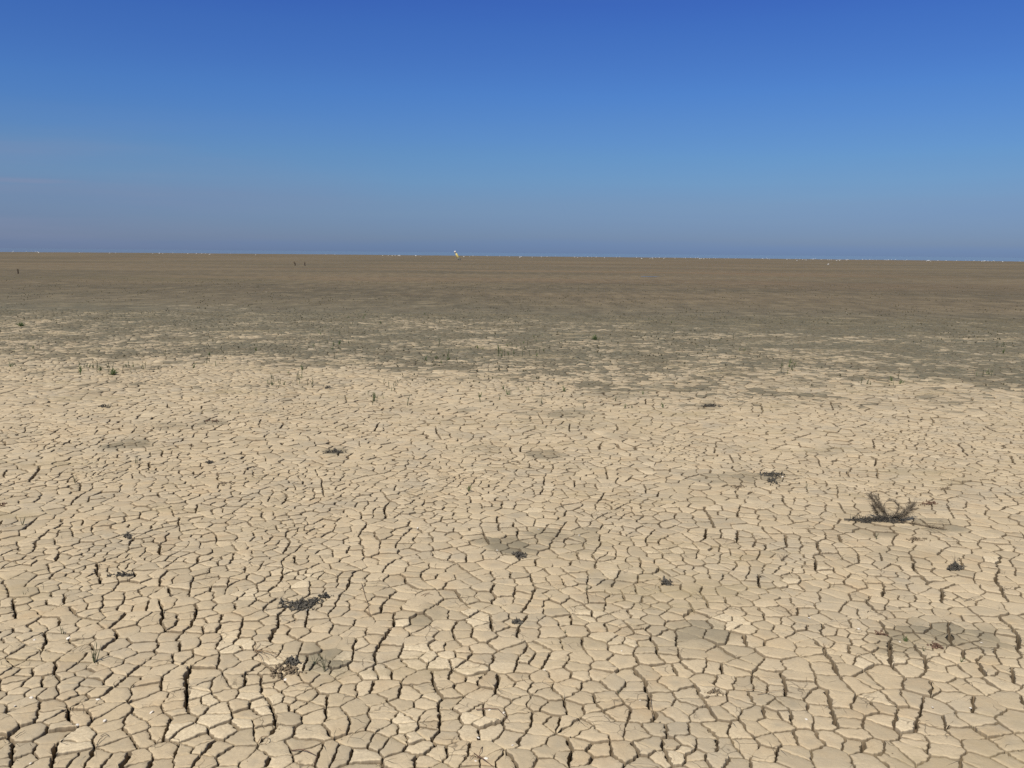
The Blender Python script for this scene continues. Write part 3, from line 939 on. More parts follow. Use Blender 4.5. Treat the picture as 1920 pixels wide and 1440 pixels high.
    h = t.math('SUBTRACT', h, t.math('MULTIPLY', hair, 3.0))
    b1 = t.bump(h, 0.55, 0.0016)
    t.put(t.b.inputs['Normal'], b1)
    cc = t.mix(t.math('MULTIPLY', hair, .7), c, (0.17, 0.13, 0.085))
    t.put(t.b.inputs['Base Color'], cc)
    return t.m


MUD = mud_material()
me.materials.append(MUD)


# ------------------------------------------------------------------ the sea
def water_material():
    t = NT('sea_water')
    pos = t.n.new('ShaderNodeNewGeometry').outputs['Position']
    t.b.inputs['Base Color'].default_value = (0.10, 0.12, 0.15, 1)
    t.b.inputs['Roughness'].default_value = 0.1
    t.b.inputs['IOR'].default_value = 1.33
    n = t.noise(t.map(pos, (.4, 1, 1)), .8, 4, .6)
    t.put(t.b.inputs['Normal'], t.bump(n, 0.35, 0.1))
    return t.m


WATER = water_material()
na = 300
wr = np.array([395, 410, 440, 500, 650, 1000, 3000, 9000, 26000.0])
wa = np.radians(np.linspace(-60, 60, na))
wr_, wa_ = np.meshgrid(wr, wa, indexing='ij')
wx_, wy_ = wr_ * np.sin(wa_), wr_ * np.cos(wa_)
wv = np.column_stack([wx_.ravel(), wy_.ravel(), np.full(wx_.size, -0.055)])
wf = [(i * na + j, (i + 1) * na + j, (i + 1) * na + j + 1, i * na + j + 1) for i in range(len(wr) - 1) for j in range(na - 1)]
wf = [f[::-1] for f in wf]
sea = mesh_obj('sea', wv, wf, WATER)
tag(sea, kind='structure')


def puddle(px0, px1, py, hh):
    a, b = G(px0, py), G(px1, py)
    c = (a + b) / 2; rx = np.linalg.norm(b - a) / 2; ry = abs(G((px0 + px1) / 2, py - hh)[1] - G((px0 + px1) / 2, py + hh)[1]) / 2
    k = 60; vs = [(c[0], c[1], 0.012)]
    for i in range(k):
        an = i / k * 6.2832
        r = 0.8 + 0.5 * (fnoise(math.cos(an) * 2 + c[0], math.sin(an) * 2 + c[1], 1.0, 60) - .5) * 2
        vs.append((c[0] + rx * r * math.cos(an), c[1] + ry * r * math.sin(an), 0.012))
    o = mesh_obj('puddle', vs, [(0, 1 + i, 1 + (i + 1) % k) for i in range(k)], WATER)
    tag(o, kind='structure')


puddle(1195, 1240, 519, 0.35)


# ------------------------------------------------------------------ materials of the small things
M_GREEN = simple_mat('samphire_green', (0.075, 0.115, 0.035), (0.13, 0.16, 0.06), 200, .6)
M_OLIVE = simple_mat('dull_stem_green', (0.07, 0.085, 0.04), (0.12, 0.12, 0.065), 200, .7)
M_STRAW = simple_mat('dry_straw', (0.34, 0.24, 0.14), (0.20, 0.13, 0.075), 120, .8)
M_REDROOT = simple_mat('red_brown_root', (0.20, 0.12, 0.08), (0.13, 0.085, 0.055), 120, .8)
M_WEED = simple_mat('black_dried_weed', (0.045, 0.041, 0.035), (0.13, 0.115, 0.09), 60, .9, .5)
M_BROWNWEED = simple_mat('brown_dried_weed', (0.16, 0.12, 0.078), (0.27, 0.21, 0.135), 90, .85, .5)
M_TWIG = simple_mat('grey_brown_twig', (0.27, 0.22, 0.155), (0.11, 0.09, 0.065), 60, .85, .4)
M_SHELL = simple_mat('bleached_shell', (0.82, 0.76, 0.66), (0.62, 0.54, 0.44), 60, .5, .3)
M_WHITE = simple_mat('white_plumage', (0.86, 0.86, 0.84), (0.74, 0.74, 0.72), 8, .7)
M_LEG = simple_mat('dark_plumage', (0.06, 0.06, 0.06), (0.10, 0.09, 0.08), 8, .7)
M_YELLOW = simple_mat('weathered_yellow_paint', (0.78, 0.62, 0.17), (0.62, 0.50, 0.20), 4, .5, .2)
M_CREAM = simple_mat('chalky_white_paint', (0.78, 0.72, 0.66), (0.60, 0.55, 0.50), 5, .6, .2)
M_BUOYBASE = simple_mat('fouled_dark_paint', (0.06, 0.06, 0.055), (0.30, 0.29, 0.25), 3, .7, .3)
M_WOOD = simple_mat('wet_dark_wood', (0.045, 0.032, 0.024), (0.09, 0.065, 0.045), 9, .8, .5, .01)


def ground_z(x, y):
    return float(zs(np.array([[x, y]]))[0]) if y < Y1 - .5 else -0.012


def tube(pts, radii, sides=5):
    """Closed tapered tube through the points -> verts, faces."""
    pts = [np.array(p, float) for p in pts]
    vs, fs = [], []
    n = len(pts)
    for i, p in enumerate(pts):
        t = pts[min(i + 1, n - 1)] - pts[max(i - 1, 0)]
        t /= np.linalg.norm(t) + 1e-9
        ref = np.array([0.0, 0, 1]) if abs(t[2]) < .9 else np.array([1.0, 0, 0])
        a = np.cross(t, ref); a /= np.linalg.norm(a) + 1e-9
        b = np.cross(t, a)
        for k in range(sides):
            an = k / sides * 6.28318
            vs.append(p + (a * math.cos(an) + b * math.sin(an)) * radii[i])
    for i in range(n - 1):
        for k in range(sides):
            q = (k + 1) % sides
            fs.append((i * sides + k, i * sides + q, (i + 1) * sides + q, (i + 1) * sides + k))
    fs.append(tuple(range(sides))[::-1]); fs.append(tuple((n - 1) * sides + k for k in range(sides)))
    return vs, fs


class MB:
    def __init__(self): self.v, self.f = [], []

    def add(self, vf):
        v, f = vf
        b = len(self.v)
        self.v.extend(v); self.f.extend(tuple(b + i for i in q) for q in f)

    def build(self, name, mat, parent=None, loc=(0, 0, 0)):
        return mesh_obj(name, self.v, self.f, mat, parent, True, loc)


def curve_pts(p0, d, length, n, wob, droop=0.0, rnd=random):
    p = np.array(p0, float); d = np.array(d, float); d /= np.linalg.norm(d)
    out = [p.copy()]
    for i in range(n):
        d = d + np.array([rnd.gauss(0, wob), rnd.gauss(0, wob), rnd.gauss(0, wob) - droop])
        d /= np.linalg.norm(d)
        p = p + d * length / n
        out.append(p.copy())
    return out


# ------------------------------------------------------------------ seedlings and tufts
def blade_tuft(n, h, spread, r=0.0011, side=0.0, rnd=random):
    mb = MB()
    for i in range(n):
        an = rnd.uniform(0, 6.28)
        tilt = rnd.uniform(0.05, 1) * spread
        L = h * rnd.uniform(.55, 1.0)
        d = (math.sin(tilt) * math.cos(an), math.sin(tilt) * math.sin(an), math.cos(tilt))
        pts = curve_pts((rnd.gauss(0, r * 2), rnd.gauss(0, r * 2), -.003), d, L, 5, .09, 0.02, rnd)
        mb.add(tube(pts, [r, r * 1.25, r * 1.1, r * .9, r * .6, r * .2]))
        if rnd.random() < side:
            for _ in range(rnd.randint(1, 4)):
                k = rnd.randint(1, 4)
                d2 = (rnd.gauss(0, .7), rnd.gauss(0, .7), .8)
                mb.add(tube(curve_pts(pts[k], d2, L * rnd.uniform(.2, .42), 3, .08, 0, rnd), [r * .9, r * .9, r * .7, r * .2]))
    return mb


def place(o, px, py, rz=None):
    x, y = G(px, py)
    o.location = (x, y, ground_z(x, y))
    o.rotation_euler = (0, 0, random.uniform(0, 6.28) if rz is None else rz)
    return o


near_tufts = [
 (177, 1243, 6, .085, .35, .0016, M_OLIVE, 'grey green grass tuft of a few broad blades beside a crack in the left foreground', 'grass tuft'),
 (118, 1187, 2, .045, .25, .0013, M_OLIVE, 'two short green blades sprouting at the left, above the broad grass tuft', 'grass tuft'),
 (1698, 1203, 16, .038, .45, .0009, M_GREEN, 'small bright green grass tuft in the damp patch at lower right', 'grass tuft'),
 (1732, 1222, 4, .034, .3, .0009, M_OLIVE, 'short thin green shoots in a crack just right of the bright tuft', 'grass tuft'),
 (1802, 1240, 5, .03, .6, .0009, M_GREEN, 'low sprawling green shoot on a plate near the right edge', 'grass tuft'),
 (43, 984, 5, .075, .3, .0013, M_OLIVE, 'upright green shoots standing near the left edge, halfway down the cracked mud', 'grass tuft'),
 (141, 905, 4, .075, .3, .0013, M_OLIVE, 'thin green shoot left of centre above the left-hand long cracks', 'grass tuft'),
 (879, 921, 14, .06, .6, .0011, M_GREEN, 'squat yellow green tuft alone on pale mud near the middle of the picture', 'grass tuft'),
 (45, 1117, 2, .04, .2, .0012, M_OLIVE, 'single pair of green blades by the left edge of the foreground', 'grass tuft'),
 (1466, 1052, 7, .07, .7, .0009, M_TWIG, 'dry wispy tuft between cracks left of the dead branch', 'grass tuft'),
 (1790, 1058, 6, .07, .5, .0009, M_TWIG, 'dry brown sprig standing in the black weed at right', 'grass tuft'),
 (608, 1255, 5, .075, .35, .0009, M_OLIVE, 'thin olive stems rising from the damp grey patch in the foreground', 'grass tuft'),
 (590, 1243, 4, .06, .5, .0008, M_OLIVE, 'fine olive stems at the dark middle of the foreground damp patch', 'grass tuft'),
 (1512, 918, 3, .075, .12, .0012, M_OLIVE, 'pair of straight dark shoots right of the white ball of debris', 'grass tuft'),
 (1643, 1010, 5, .045, .6, .0009, M_OLIVE, 'tiny green shoot on the mud just below the dead branch', 'grass tuft'),
 (255, 868, 3, .09, .25, .0016, M_OLIVE, 'thin slanting green shoot above the left cracks, below the long grey stain', 'grass tuft'),
 (1545, 1215, 3, .03, .5, .0008, M_STRAW, 'dry straw coloured sprout on plates left of the bright green tuft', 'grass tuft'),
 (1060, 1188, 4, .03, .4, .0008, M_OLIVE, 'small olive sprout in the middle foreground between two curved cracks', 'grass tuft'),
 (1160, 1300, 3, .02, .5, .0007, M_OLIVE, 'minute sprout below the centre of the foreground', 'grass tuft'),
 (1100, 1105, 3, .04, .3, .0008, M_OLIVE, 'slender sprout right of the middle wide crack', 'grass tuft'),
]
for px, py, n, h, sp, r, mt, lab, cat in near_tufts:
    rnd = random.Random(px * 7 + py)
    o = blade_tuft(n, h, sp, r, .25, rnd).build('grass_tuft', mt)
    place(o, px, py, 0)
    tag(o, lab, cat)

SPRIGS = []
for k in range(7):
    rnd = random.Random(100 + k)
    n = (1, 1, 2, 3, 1, 2, 4)[k]
    o = blade_tuft(n, (.075, .10, .085, .07, .12, .06, .08)[k], (.12, .15, .3, .5, .1, .4, .7)[k], .0030, .8, rnd).build('seedling', M_OLIVE if k % 3 else M_GREEN)
    SPRIGS.append(o)
used_s = [False] * len(SPRIGS)
clusters = [
 (150, 305, 688, 706, 30, 'thin dark green seedling in the left cluster beyond the grey stain'),
 (498, 585, 694, 728, 22, 'thin pale green seedling in the upright cluster left of the middle'),
 (690, 765, 718, 760, 16, 'sparse green seedling in the loose cluster near the middle of the pale mud'),
 (0, 150, 636, 702, 16, 'scattered green seedling near the left edge where pale mud meets grey'),
 (735, 905, 636, 682, 18, 'green seedling scattered on mixed grey and pale mud near the middle'),
 (935, 1135, 630, 668, 34, 'dark green seedling in the thick cluster on the grey band at centre'),
 (625, 705, 636, 672, 10, 'green seedling on grey mud left of the thick central cluster'),
 (480, 640, 612, 660, 16, 'dark seedling far left of centre on streaked grey mud'),
 (900, 1300, 692, 765, 16, 'lone green shoot standing apart on pale mud below the central grey band'),
 (1400, 1490, 676, 702, 9, 'green shoot in the small group on the grey band right of centre'),
 (1590, 1700, 686, 722, 9, 'green shoot in the faint row on mixed mud at right'),
 (1780, 1912, 650, 705, 14, 'dark green shoot on the darkest grey mud near the right edge'),
 (200, 480, 620, 690, 16, 'scattered thin shoot between the left cluster and the grey flat'),
 (1150, 1420, 600, 672, 14, 'small dark shoot far off on the streaked flat right of centre'),
 (560, 820, 590, 632, 12, 'tiny dark shoot far off on the grey flat left of centre'),
]
for x0, x1, y0, y1, n, lab in clusters:
    hubs = [(random.uniform(x0, x1), random.uniform(y0, y1)) for _ in range(max(2, n // 5))]
    for i in range(n):
        hx, hy = random.choice(hubs)
        px = min(x1, max(x0, hx + random.gauss(0, (x1 - x0) * .13))); py = min(y1, max(y0, hy + random.gauss(0, (y1 - y0) * .16)))
        k = random.randrange(len(SPRIGS))
        src = SPRIGS[k]
        o = src if not used_s[k] else src.copy()
        if used_s[k]: COL.objects.link(o)
        used_s[k] = True
        place(o, px, py)
        s = random.uniform(.7, 1.25)
        o.scale = (s, s, s)
        tag(o, lab, 'seedling', 'seedlings: ' + lab)
for k, o in enumerate(SPRIGS):
    if not used_s[k]: bpy.data.objects.remove(o)

for px, py, s, lab in ((40, 612, 1.0, 'small dark green bushy plant far off near the left edge'), (1116, 637, .85, 'small green bushy plant on the grey flat right of centre'),
                       (213, 703, .75, 'low dark green plant spreading inside the left cluster of seedlings')):
    rnd = random.Random(px)
    o = blade_tuft(34, .13 * s, 1.25, .0028, .9, rnd).build('green_plant', M_GREEN)
    place(o, px, py, 0); tag(o, lab, 'plant')


# low dark growth speckling the grey flat: nobody could count it
rnd = random.Random(77)
mb = MB()
nshoot = 0
while nshoot < 3600:
    d = 10.5 + 38 * rnd.random() ** 1.5
    x = rnd.uniform(-1, 1) * (0.64 * d + 1)
    e = d + .22 * x
    if rnd.random() > min(1, max(.03, (e - 9.5) / 7)): continue
    if float(fnoise(x, d * .6, 1.6, 71)) < rnd.uniform(.38, .62): continue
    h = rnd.uniform(.006, .030) * (1 + d / 60)
    r = rnd.uniform(.003, .009) * (1 + d / 40)
    z = ground_z(x, d) - .002
    lx, ly = rnd.gauss(0, h * .35), rnd.gauss(0, h * .35)
    b = len(mb.v)
    a0 = rnd.uniform(0, 6.28)
    for k in range(3):
        mb.v.append((x + r * math.cos(a0 + k * 2.094), d + r * math.sin(a0 + k * 2.094), z))
    for k in range(3):
        mb.v.append((x + lx * .6 + r * 1.2 * math.cos(a0 + k * 2.094), d + ly * .6 + r * 1.2 * math.sin(a0 + k * 2.094), z + h * .6))
    mb.v.append((x + lx, d + ly, z + h))
    for k in range(3):
        q = (k + 1) % 3
        mb.f.append((b + k, b + q, b + 3 + q, b + 3 + k)); mb.f.append((b + 3 + k, b + 3 + q, b + 6))
    nshoot += 1
M_COVER = simple_mat('low_growth', (0.045, 0.045, 0.024), (0.10, 0.085, 0.05), 3, .9)
tag(mb.build('ground_cover', M_COVER), kind='stuff')


# ------------------------------------------------------------------ dried weed, twigs, shells
def weed_clump(px, py, rx, ry, h, n, mat, seed, lobes=(), r=.0026):
    n = int(n * (.95 if mat == M_WEED else .6)); h = h * .75
    """Tangle of flattened strands over an irregular patch: half sizes in photo pixels."""
    rnd = random.Random(seed)
    c = G(px, py); z0 = ground_z(*c)
    mb = MB()
    parts = [(px, py, rx, ry, 1.0)] + list(lobes)
    tot = sum(p[4] for p in parts)
    for _ in range(n):
        u_ = rnd.uniform(0, tot); k = 0
        while u_ > parts[k][4]: u_ -= parts[k][4]; k += 1
        qx, qy, ax, ay, _w = parts[k]
        an = rnd.uniform(0, 6.28); rr = rnd.random() ** .6 * (.45 + 1.15 * float(vnoise(math.cos(an) * 1.6 + seed * 3.1, math.sin(an) * 1.6 + k, 1.0, seed)))
        p = G(qx + ax * rr * math.cos(an), qy + ay * rr * math.sin(an))
        hh = h * max(.1, 1 - rr * .8) * rnd.random()
        a2 = rnd.uniform(0, 6.28)
        L = rnd.uniform(.008, .034)
        d = (math.cos(a2), math.sin(a2) * .8, rnd.uniform(-.3, .12) if rnd.random() < .93 else .5)
        w = r * rnd.uniform(.5, 1.8)
        pts = curve_pts((p[0] - c[0], p[1] - c[1], hh), d, L, 5, .6, .08, rnd)
        for q in pts: q[2] = max(q[2], -.002)
        mb.add(tube(pts, [w * .5, w, w * 1.3, w, w * .8, w * .2], 4))
    o = mb.build('weed_clump', mat, None, (c[0], c[1], z0))
    return o


for a, lab in [
 ((558, 1138, 26, 8, .016, 420, M_WEED, 1, [(590, 1130, 12, 5, .25), (609, 1122, 11, 3, .18)]), 'black clump of dried weed with a tail, spilling over a crack at lower left'),
 ((975, 1042, 12, 5, .016, 130, M_WEED, 2), 'small black weed clump at the corner of the dark damp plates in the middle'),
 ((1446, 892, 24, 4, .03, 220, M_WEED, 3, [(1448, 903, 9, 6, .5)]), 'black wedge of weed above left of the dead branch'),
 ((1388, 915, 15, 3.5, .015, 110, M_BROWNWEED, 4), 'brown weed strip left of the black wedge of weed'),
 ((628, 846, 22, 2.5, .02, 140, M_WEED, 5), 'thin dark strip of weed left of the middle on pale mud'),
 ((1331, 762, 18, 2.3, .03, 160, M_WEED, 6), 'dark flat weed patch beyond the middle, right of centre'),
 ((195, 763, 13, 2.5, .03, 110, M_WEED, 7), 'small dark weed patch at left beyond the long grey stain'),
 ((230, 1080, 22, 3, .01, 110, M_WEED, 8), 'flat dark weed strip between wide cracks at left'),
 ((240, 1006, 11, 3.5, .012, 70, M_WEED, 9), 'little dark weed knot at left, above the flat strip'),
 ((1792, 1064, 13, 5, .02, 110, M_WEED, 10), 'black weed knot in a crack near the right edge'),
 ((422, 905, 14, 2.2, .015, 80, M_BROWNWEED, 11), 'faint brown weed smear left of centre on pale mud'),
 ((615, 727, 8, 2, .03, 60, M_WEED, 12), 'tiny dark twiggy weed at the far edge of pale mud, left of centre'),
 ((400, 791, 10, 2, .02, 60, M_REDROOT, 13), 'reddish brown weed bit on the brown stain at left'),
 ((535, 1256, 26, 9, .010, 260, M_BROWNWEED, 14), 'matted brown weed lying left of the foreground damp patch'),
 ((548, 1241, 16, 5, .012, 120, M_WEED, 15), 'blackish weed shred at the edge of the foreground damp patch'),
 ((5, 946, 10, 3, .02, 60, M_REDROOT, 16), 'reddish weed shred at the left edge'),
 ((1650, 1188, 9, 4, .010, 60, M_REDROOT, 17), 'small rusty weed shred left of the bright green tuft'),
 ((1755, 1212, 14, 4, .006, 90, M_REDROOT, 18), 'rusty film of weed right of the bright green tuft'),
 ((1250, 1093, 9, 5, .012, 60, M_WEED, 19), 'dark weed speck right of centre, below the curved grey plate'),
 ((1745, 943, 18, 3, .012, 80, M_REDROOT, 20), 'rust brown weed patch right of the dead branch'),
 ((1775, 916, 16, 2.2, .01, 60, M_BROWNWEED, 21), 'brown straw patch beyond the dead branch at right'),
 ((1720, 1012, 18, 3, .008, 90, M_BROWNWEED, 22), 'thin brown weed smear below right of the dead branch'),
 ((395, 866, 9, 2.3, .015, 60, M_WEED, 23), 'dark weed speck left of centre beyond the long crack'),
 ((1340, 1300, 14, 4, .008, 80, M_BROWNWEED, 24), 'frayed brown weed on a plate in the right foreground'),
 ((970, 1168, 10, 3, .008, 60, M_WEED, 25), 'dark crumbs of weed in the forked crack at bottom centre'),
]:
    tag(weed_clump(*a), lab, 'dried weed')


def twig_obj(strands, mat, name='twig', r=.0016, lift=.004, seed=0):
    """strands: lists of photo points; each is one thin stalk lying on the mud."""
    rnd = random.Random(seed)
    c = G(*strands[0][0]); z0 = ground_z(*c)
    mb = MB()
    for s in strands:
        P_ = [G(*p) for p in s]
        cum = np.concatenate([[0], np.cumsum([np.linalg.norm(P_[i + 1] - P_[i]) for i in range(len(P_) - 1)])])
        n = 9
        pts = []
        for t in np.linspace(0, cum[-1], n):
            x = np.interp(t, cum, [q[0] for q in P_]); y = np.interp(t, cum, [q[1] for q in P_])
            f = t / cum[-1]
            pts.append((x - c[0] + rnd.gauss(0, .0008), y - c[1] + rnd.gauss(0, .0008), .002 + lift * math.sin(f * 3.0) + rnd.gauss(0, .0006)))
        w = r * rnd.uniform(.7, 1.1)
        mb.add(tube(pts, [w * (1 - .6 * i / (n - 1)) for i in range(n)], 5))
    return mb.build(name, mat, None, (c[0], c[1], z0 + .002))


for a, m, r, lift, lab, cat in [
 ([[(478, 1222), (500, 1228), (520, 1240)], [(478, 1221), (495, 1232), (505, 1242)], [(480, 1222), (500, 1222), (518, 1228)], [(476, 1224), (488, 1217), (500, 1214)], [(478, 1220), (490, 1226), (530, 1236)], [(479, 1223), (487, 1236), (492, 1246)], [(477, 1220), (484, 1210), (486, 1206)]], M_STRAW, .0016, .016, 'splayed bundle of dry straw at the end of a wide crack in the left foreground', 'straw'),
 ([[(678, 1098), (684, 1122), (690, 1140), (692, 1160)]], M_STRAW, .002, .006, 'long bent straw stalk lying in a crack left of centre', 'straw'),
 ([[(1219, 1308), (1221, 1330), (1223, 1355)]], M_STRAW, .0016, .008, 'straight straw leaning in the wide crack at bottom right of centre', 'straw'),
 ([[(546, 1407), (570, 1408), (594, 1418)], [(594, 1418), (592, 1428), (588, 1437)]], M_REDROOT, .0022, .006, 'reddish forked stick at the bottom edge, left of centre', 'stick'),
 ([[(484, 1392), (490, 1385), (500, 1384), (504, 1390), (497, 1396)]], M_STRAW, .002, .010, 'curled straw ring near the bottom edge at left', 'straw'),
 ([[(893, 1331), (915, 1330), (935, 1333), (955, 1352)]], M_REDROOT, .0018, .006, 'thin red brown stalk beside white shell chips at bottom centre', 'stick'),
 ([[(888, 1412), (902, 1424), (925, 1438)], [(895, 1420), (915, 1430)], [(890, 1416), (880, 1426)], [(905, 1400), (898, 1418)]], M_REDROOT, .0018, .008, 'small heap of broken red brown stalks at the bottom edge', 'stick'),
 ([[(1395, 1297), (1420, 1298), (1450, 1306), (1470, 1318)], [(1420, 1305), (1460, 1300), (1485, 1303)]], M_STRAW, .0013, .006, 'crossed straw stalks in the right foreground', 'straw'),
 ([[(181, 1396), (192, 1384), (203, 1377)], [(188, 1380), (196, 1377), (204, 1381)]], M_TWIG, .0018, .006, 'short hooked twig on a plate at bottom left', 'twig'),
 ([[(1790, 1115), (1810, 1128), (1830, 1124)], [(1808, 1128), (1838, 1120)]], M_TWIG, .0022, .008, 'bent dark twig spanning a crack near the right edge', 'twig'),
 ([[(28, 1384), (38, 1377), (46, 1372)]], M_TWIG, .0014, .001, 'short dark splinter on a big plate at bottom left', 'twig'),
 ([[(148, 1222), (160, 1212), (168, 1205)], [(150, 1223), (163, 1219), (172, 1216)]], M_TWIG, .0010, .008, 'fine dry stems lying left of the broad grass tuft', 'twig'),
 ([[(1700, 960), (1720, 930), (1742, 921)]], M_TWIG, .0010, .012, 'long thin stem lying beyond the dead branch', 'twig'),
 ([[(790, 1120), (800, 1117), (812, 1119)], [(796, 1122), (806, 1114)]], M_REDROOT, .0014, .004, 'small rusty twigs right of the bent straw stalk', 'twig'),
]:
    o = twig_obj(a, m, 'straw_stalk' if cat == 'straw' else cat, r, lift, seed=int(a[0][0][0]))
    tag(o, lab, cat)


def shell_mesh(size, seed):
    rnd = random.Random(seed)
    na_, nr_ = 14, 4
    vs, fs = [], []
    jag = [1 + rnd.gauss(0, .10) for _ in range(na_)]
    for side in (0, 1):
        vs.append((0, 0, size * (.36 - .07 * side)))
        for i in range(1, nr_ + 1):
            for k in range(na_):
                an = k / na_ * 6.2832
                rr = i / nr_
                x = size * rr * math.cos(an) * (1 if side == 0 else .97) * (1 + (jag[k] - 1) * rr)
                y = size * .72 * rr * math.sin(an) * (1 if side == 0 else .97) * (1 + (jag[k] - 1) * rr)
                vs.append((x, y, size * (.36 * (1 - rr ** 2.2)) - size * .07 * side * (1 - rr * .5)))
    off_ = 1 + na_ * nr_
    for side in (0, 1):
        b = side * off_
        for k in range(na_):
            q = (k + 1) % na_
            f = (b, b + 1 + k, b + 1 + q)
            fs.append(f if side == 0 else f[::-1])
            for i in range(nr_ - 1):
                f = (b + 1 + i * na_ + k, b + 1 + (i + 1) * na_ + k, b + 1 + (i + 1) * na_ + q, b + 1 + i * na_ + q)
                fs.append(f if side == 0 else f[::-1])
    b0 = 1 + (nr_ - 1) * na_
    for k in range(na_):
        q = (k + 1) % na_
        fs.append((b0 + k, off_ + b0 + k, off_ + b0 + q, b0 + q))
    return vs, fs


for i, (px, py, s, lab) in enumerate([
 (58, 1308, 9, 'long white shell lying at a plate corner near the left edge of the foreground'),
 (28, 1324, 6, 'narrow curved white shell at the far left, just below the long one'),
 (146, 1358, 8, 'broken white shell in the round hole at bottom left'),
 (184, 1311, 8, 'flat cream shell at the top corner of the large plate at bottom left'),
 (196, 1349, 6, 'yellowish shell chip on a crack right of the broken white shell'),
 (284, 1333, 8, 'white curved shell lying flat between cracks at lower left'),
 (57, 1430, 6, 'white shell chip on a plate in the bottom left corner'),
 (65, 1201, 6, 'thin white shell hoop at left, below the two short blades'),
 (128, 1196, 7, 'pinkish shell shred at left beside a crack'),
 (535, 1271, 8, 'bright white pebble like shell below the matted brown weed'),
 (575, 1146, 5, 'cream shell chip on the lower edge of the glossy black weed'),
 (560, 1154, 5, 'small cream shell chip below the glossy black weed'),
 (917, 1331, 7, 'white shell sliver left of two at the red stalk, bottom centre'),
 (944, 1336, 7, 'white shell sliver right of two at the red stalk, bottom centre'),
 (897, 1381, 6, 'cream shell chip on a small plate above the heap of stalks'),
 (911, 1420, 9, 'white shell splinter inside the heap of stalks at the bottom'),
 (893, 1425, 7, 'pale shell strip left of the heap of stalks at the bottom'),
 (961, 1396, 6, 'cracked pale shell right of the heap of stalks'),
 (1021, 1257, 6, 'bright white shell on a wide plate right of bottom centre'),
 (1010, 993, 6, 'white shell crumb on the dark grey plate in the middle'),
 (1086, 1003, 4, 'small white shell crumb right of the dark grey plates'),
 (932, 1032, 4, 'tiny white shell crumb left of the small black weed clump'),
 (1467, 895, 4.5, 'round white ball at the right end of the black wedge of weed'),
 (1518, 1158, 7, 'white flat shell on pale plates in the right middle ground'),
 (1610, 1179, 7, 'curled pinkish shell near the left side of the damp patch at right'),
 (1840, 1205, 5, 'white sliver on a plate near the right edge'),
 (1749, 1325, 5, 'thin white crescent shell on a plate at lower right'),
 (1820, 1326, 5, 'upright white shell wedged in a crack at lower right'),
 (1511, 1349, 7, 'pale pink shell flake beside a crack at bottom right'),
 (1687, 1204, 6, 'white hooked shell just left of the bright green tuft'),
 (783, 990, 4, 'white shell crumb left of centre among medium plates'),
 (1166, 1222, 5, 'white shell crumb near the forked crack right of centre'),
 (1200, 1315, 5, 'cream shell chip left of the straw in the wide crack'),
 (608, 521, 1.8, 'lone white fleck far out on the brown flat left of the buoy'),
 (499, 547, 1.8, 'lone white fleck on the brown flat left of the other fleck'),
 (1587, 586, 1.6, 'tiny white fleck on a pale streak far off at right'),
]):
    x, y = G(px, py)
    rng_m = math.hypot(x, y)
    size = s / FPX * math.hypot(rng_m, CAM_H) * .5
    v, f = shell_mesh(size, i)
    o = mesh_obj('shell', v, f, M_SHELL)
    o.location = (x, y, ground_z(x, y) + size * .05)
    o.rotation_euler = (random.uniform(-.5, .5), random.uniform(-.5, .5), random.uniform(0, 6.28))
    tag(o, lab, 'shell')


# ------------------------------------------------------------------ the dead branch at right
bc = G(1664, 978)
BR = empty('dead_branch', (bc[0], bc[1], ground_z(*bc)))
tag(BR, 'dead dark branch with feathery upright twigs lying on the cracked mud at right', 'branch')
MPP = math.hypot(np.linalg.norm(bc), CAM_H) / FPX      # metres per photo pixel here


def bpt(px, py, dy=0.0):
    """Upright places on the branch: across and up read at the branch's own distance, dy towards the back."""
    return np.array([(px - 1664) * MPP, dy, max(0.002, (978 - py) * MPP * .84)])


def feather(path, nt, tl, rr, mat, name, seed, spread=.9, up=.35, main=True):
    rnd = random.Random(seed)
    mb = MB()
    P_ = [np.array(p) for p in path]
    cum = np.concatenate([[0], np.cumsum([np.linalg.norm(P_[i + 1] - P_[i]) for i in range(len(P_) - 1)])])
    fine = np.array([[np.interp(t, cum, [p[k] for p in P_]) for k in range(3)] for t in np.linspace(0, cum[-1], 12)])
    fine[1:-1] += np.array([[rnd.gauss(0, .0015) for _ in range(3)] for _ in range(10)])
    if main: mb.add(tube(list(fine), [rr * (1 - .6 * i / 11) for i in range(12)], 6))
    for _ in range(nt):
        i = rnd.randrange(1, 11)
        f = rnd.random()
        p = fine[i] * (1 - f) + fine[i + 1] * f if i < 11 else fine[i]
        t = fine[min(i + 1, 11)] - fine[i - 1]; t /= np.linalg.norm(t)
        d = t * 1.0 + np.array([rnd.gauss(0, spread * .5), rnd.gauss(0, spread * .5), rnd.gauss(up * .4, spread * .4)])
        L = tl * rnd.uniform(.35, 1.1)
        pts = curve_pts(p, d, L, 4, .16, -.02, rnd)
        for q in pts: q[2] = max(q[2], .0015)
        mb.add(tube(pts, [rr * .32, rr * .28, rr * .24, rr * .18, rr * .08], 4))
        if rnd.random() < .6:
            q0 = pts[rnd.randint(1, 3)]
            pts = curve_pts(q0, d + np.array([rnd.gauss(0, .6) for _ in range(3)]), L * .45, 3, .15, 0, rnd)
            for q in pts: q[2] = max(q[2], .0015)
            mb.add(tube(pts, [rr * .22, rr * .2, rr * .15, rr * .06], 4))
    return mb.build(name, mat, BR)


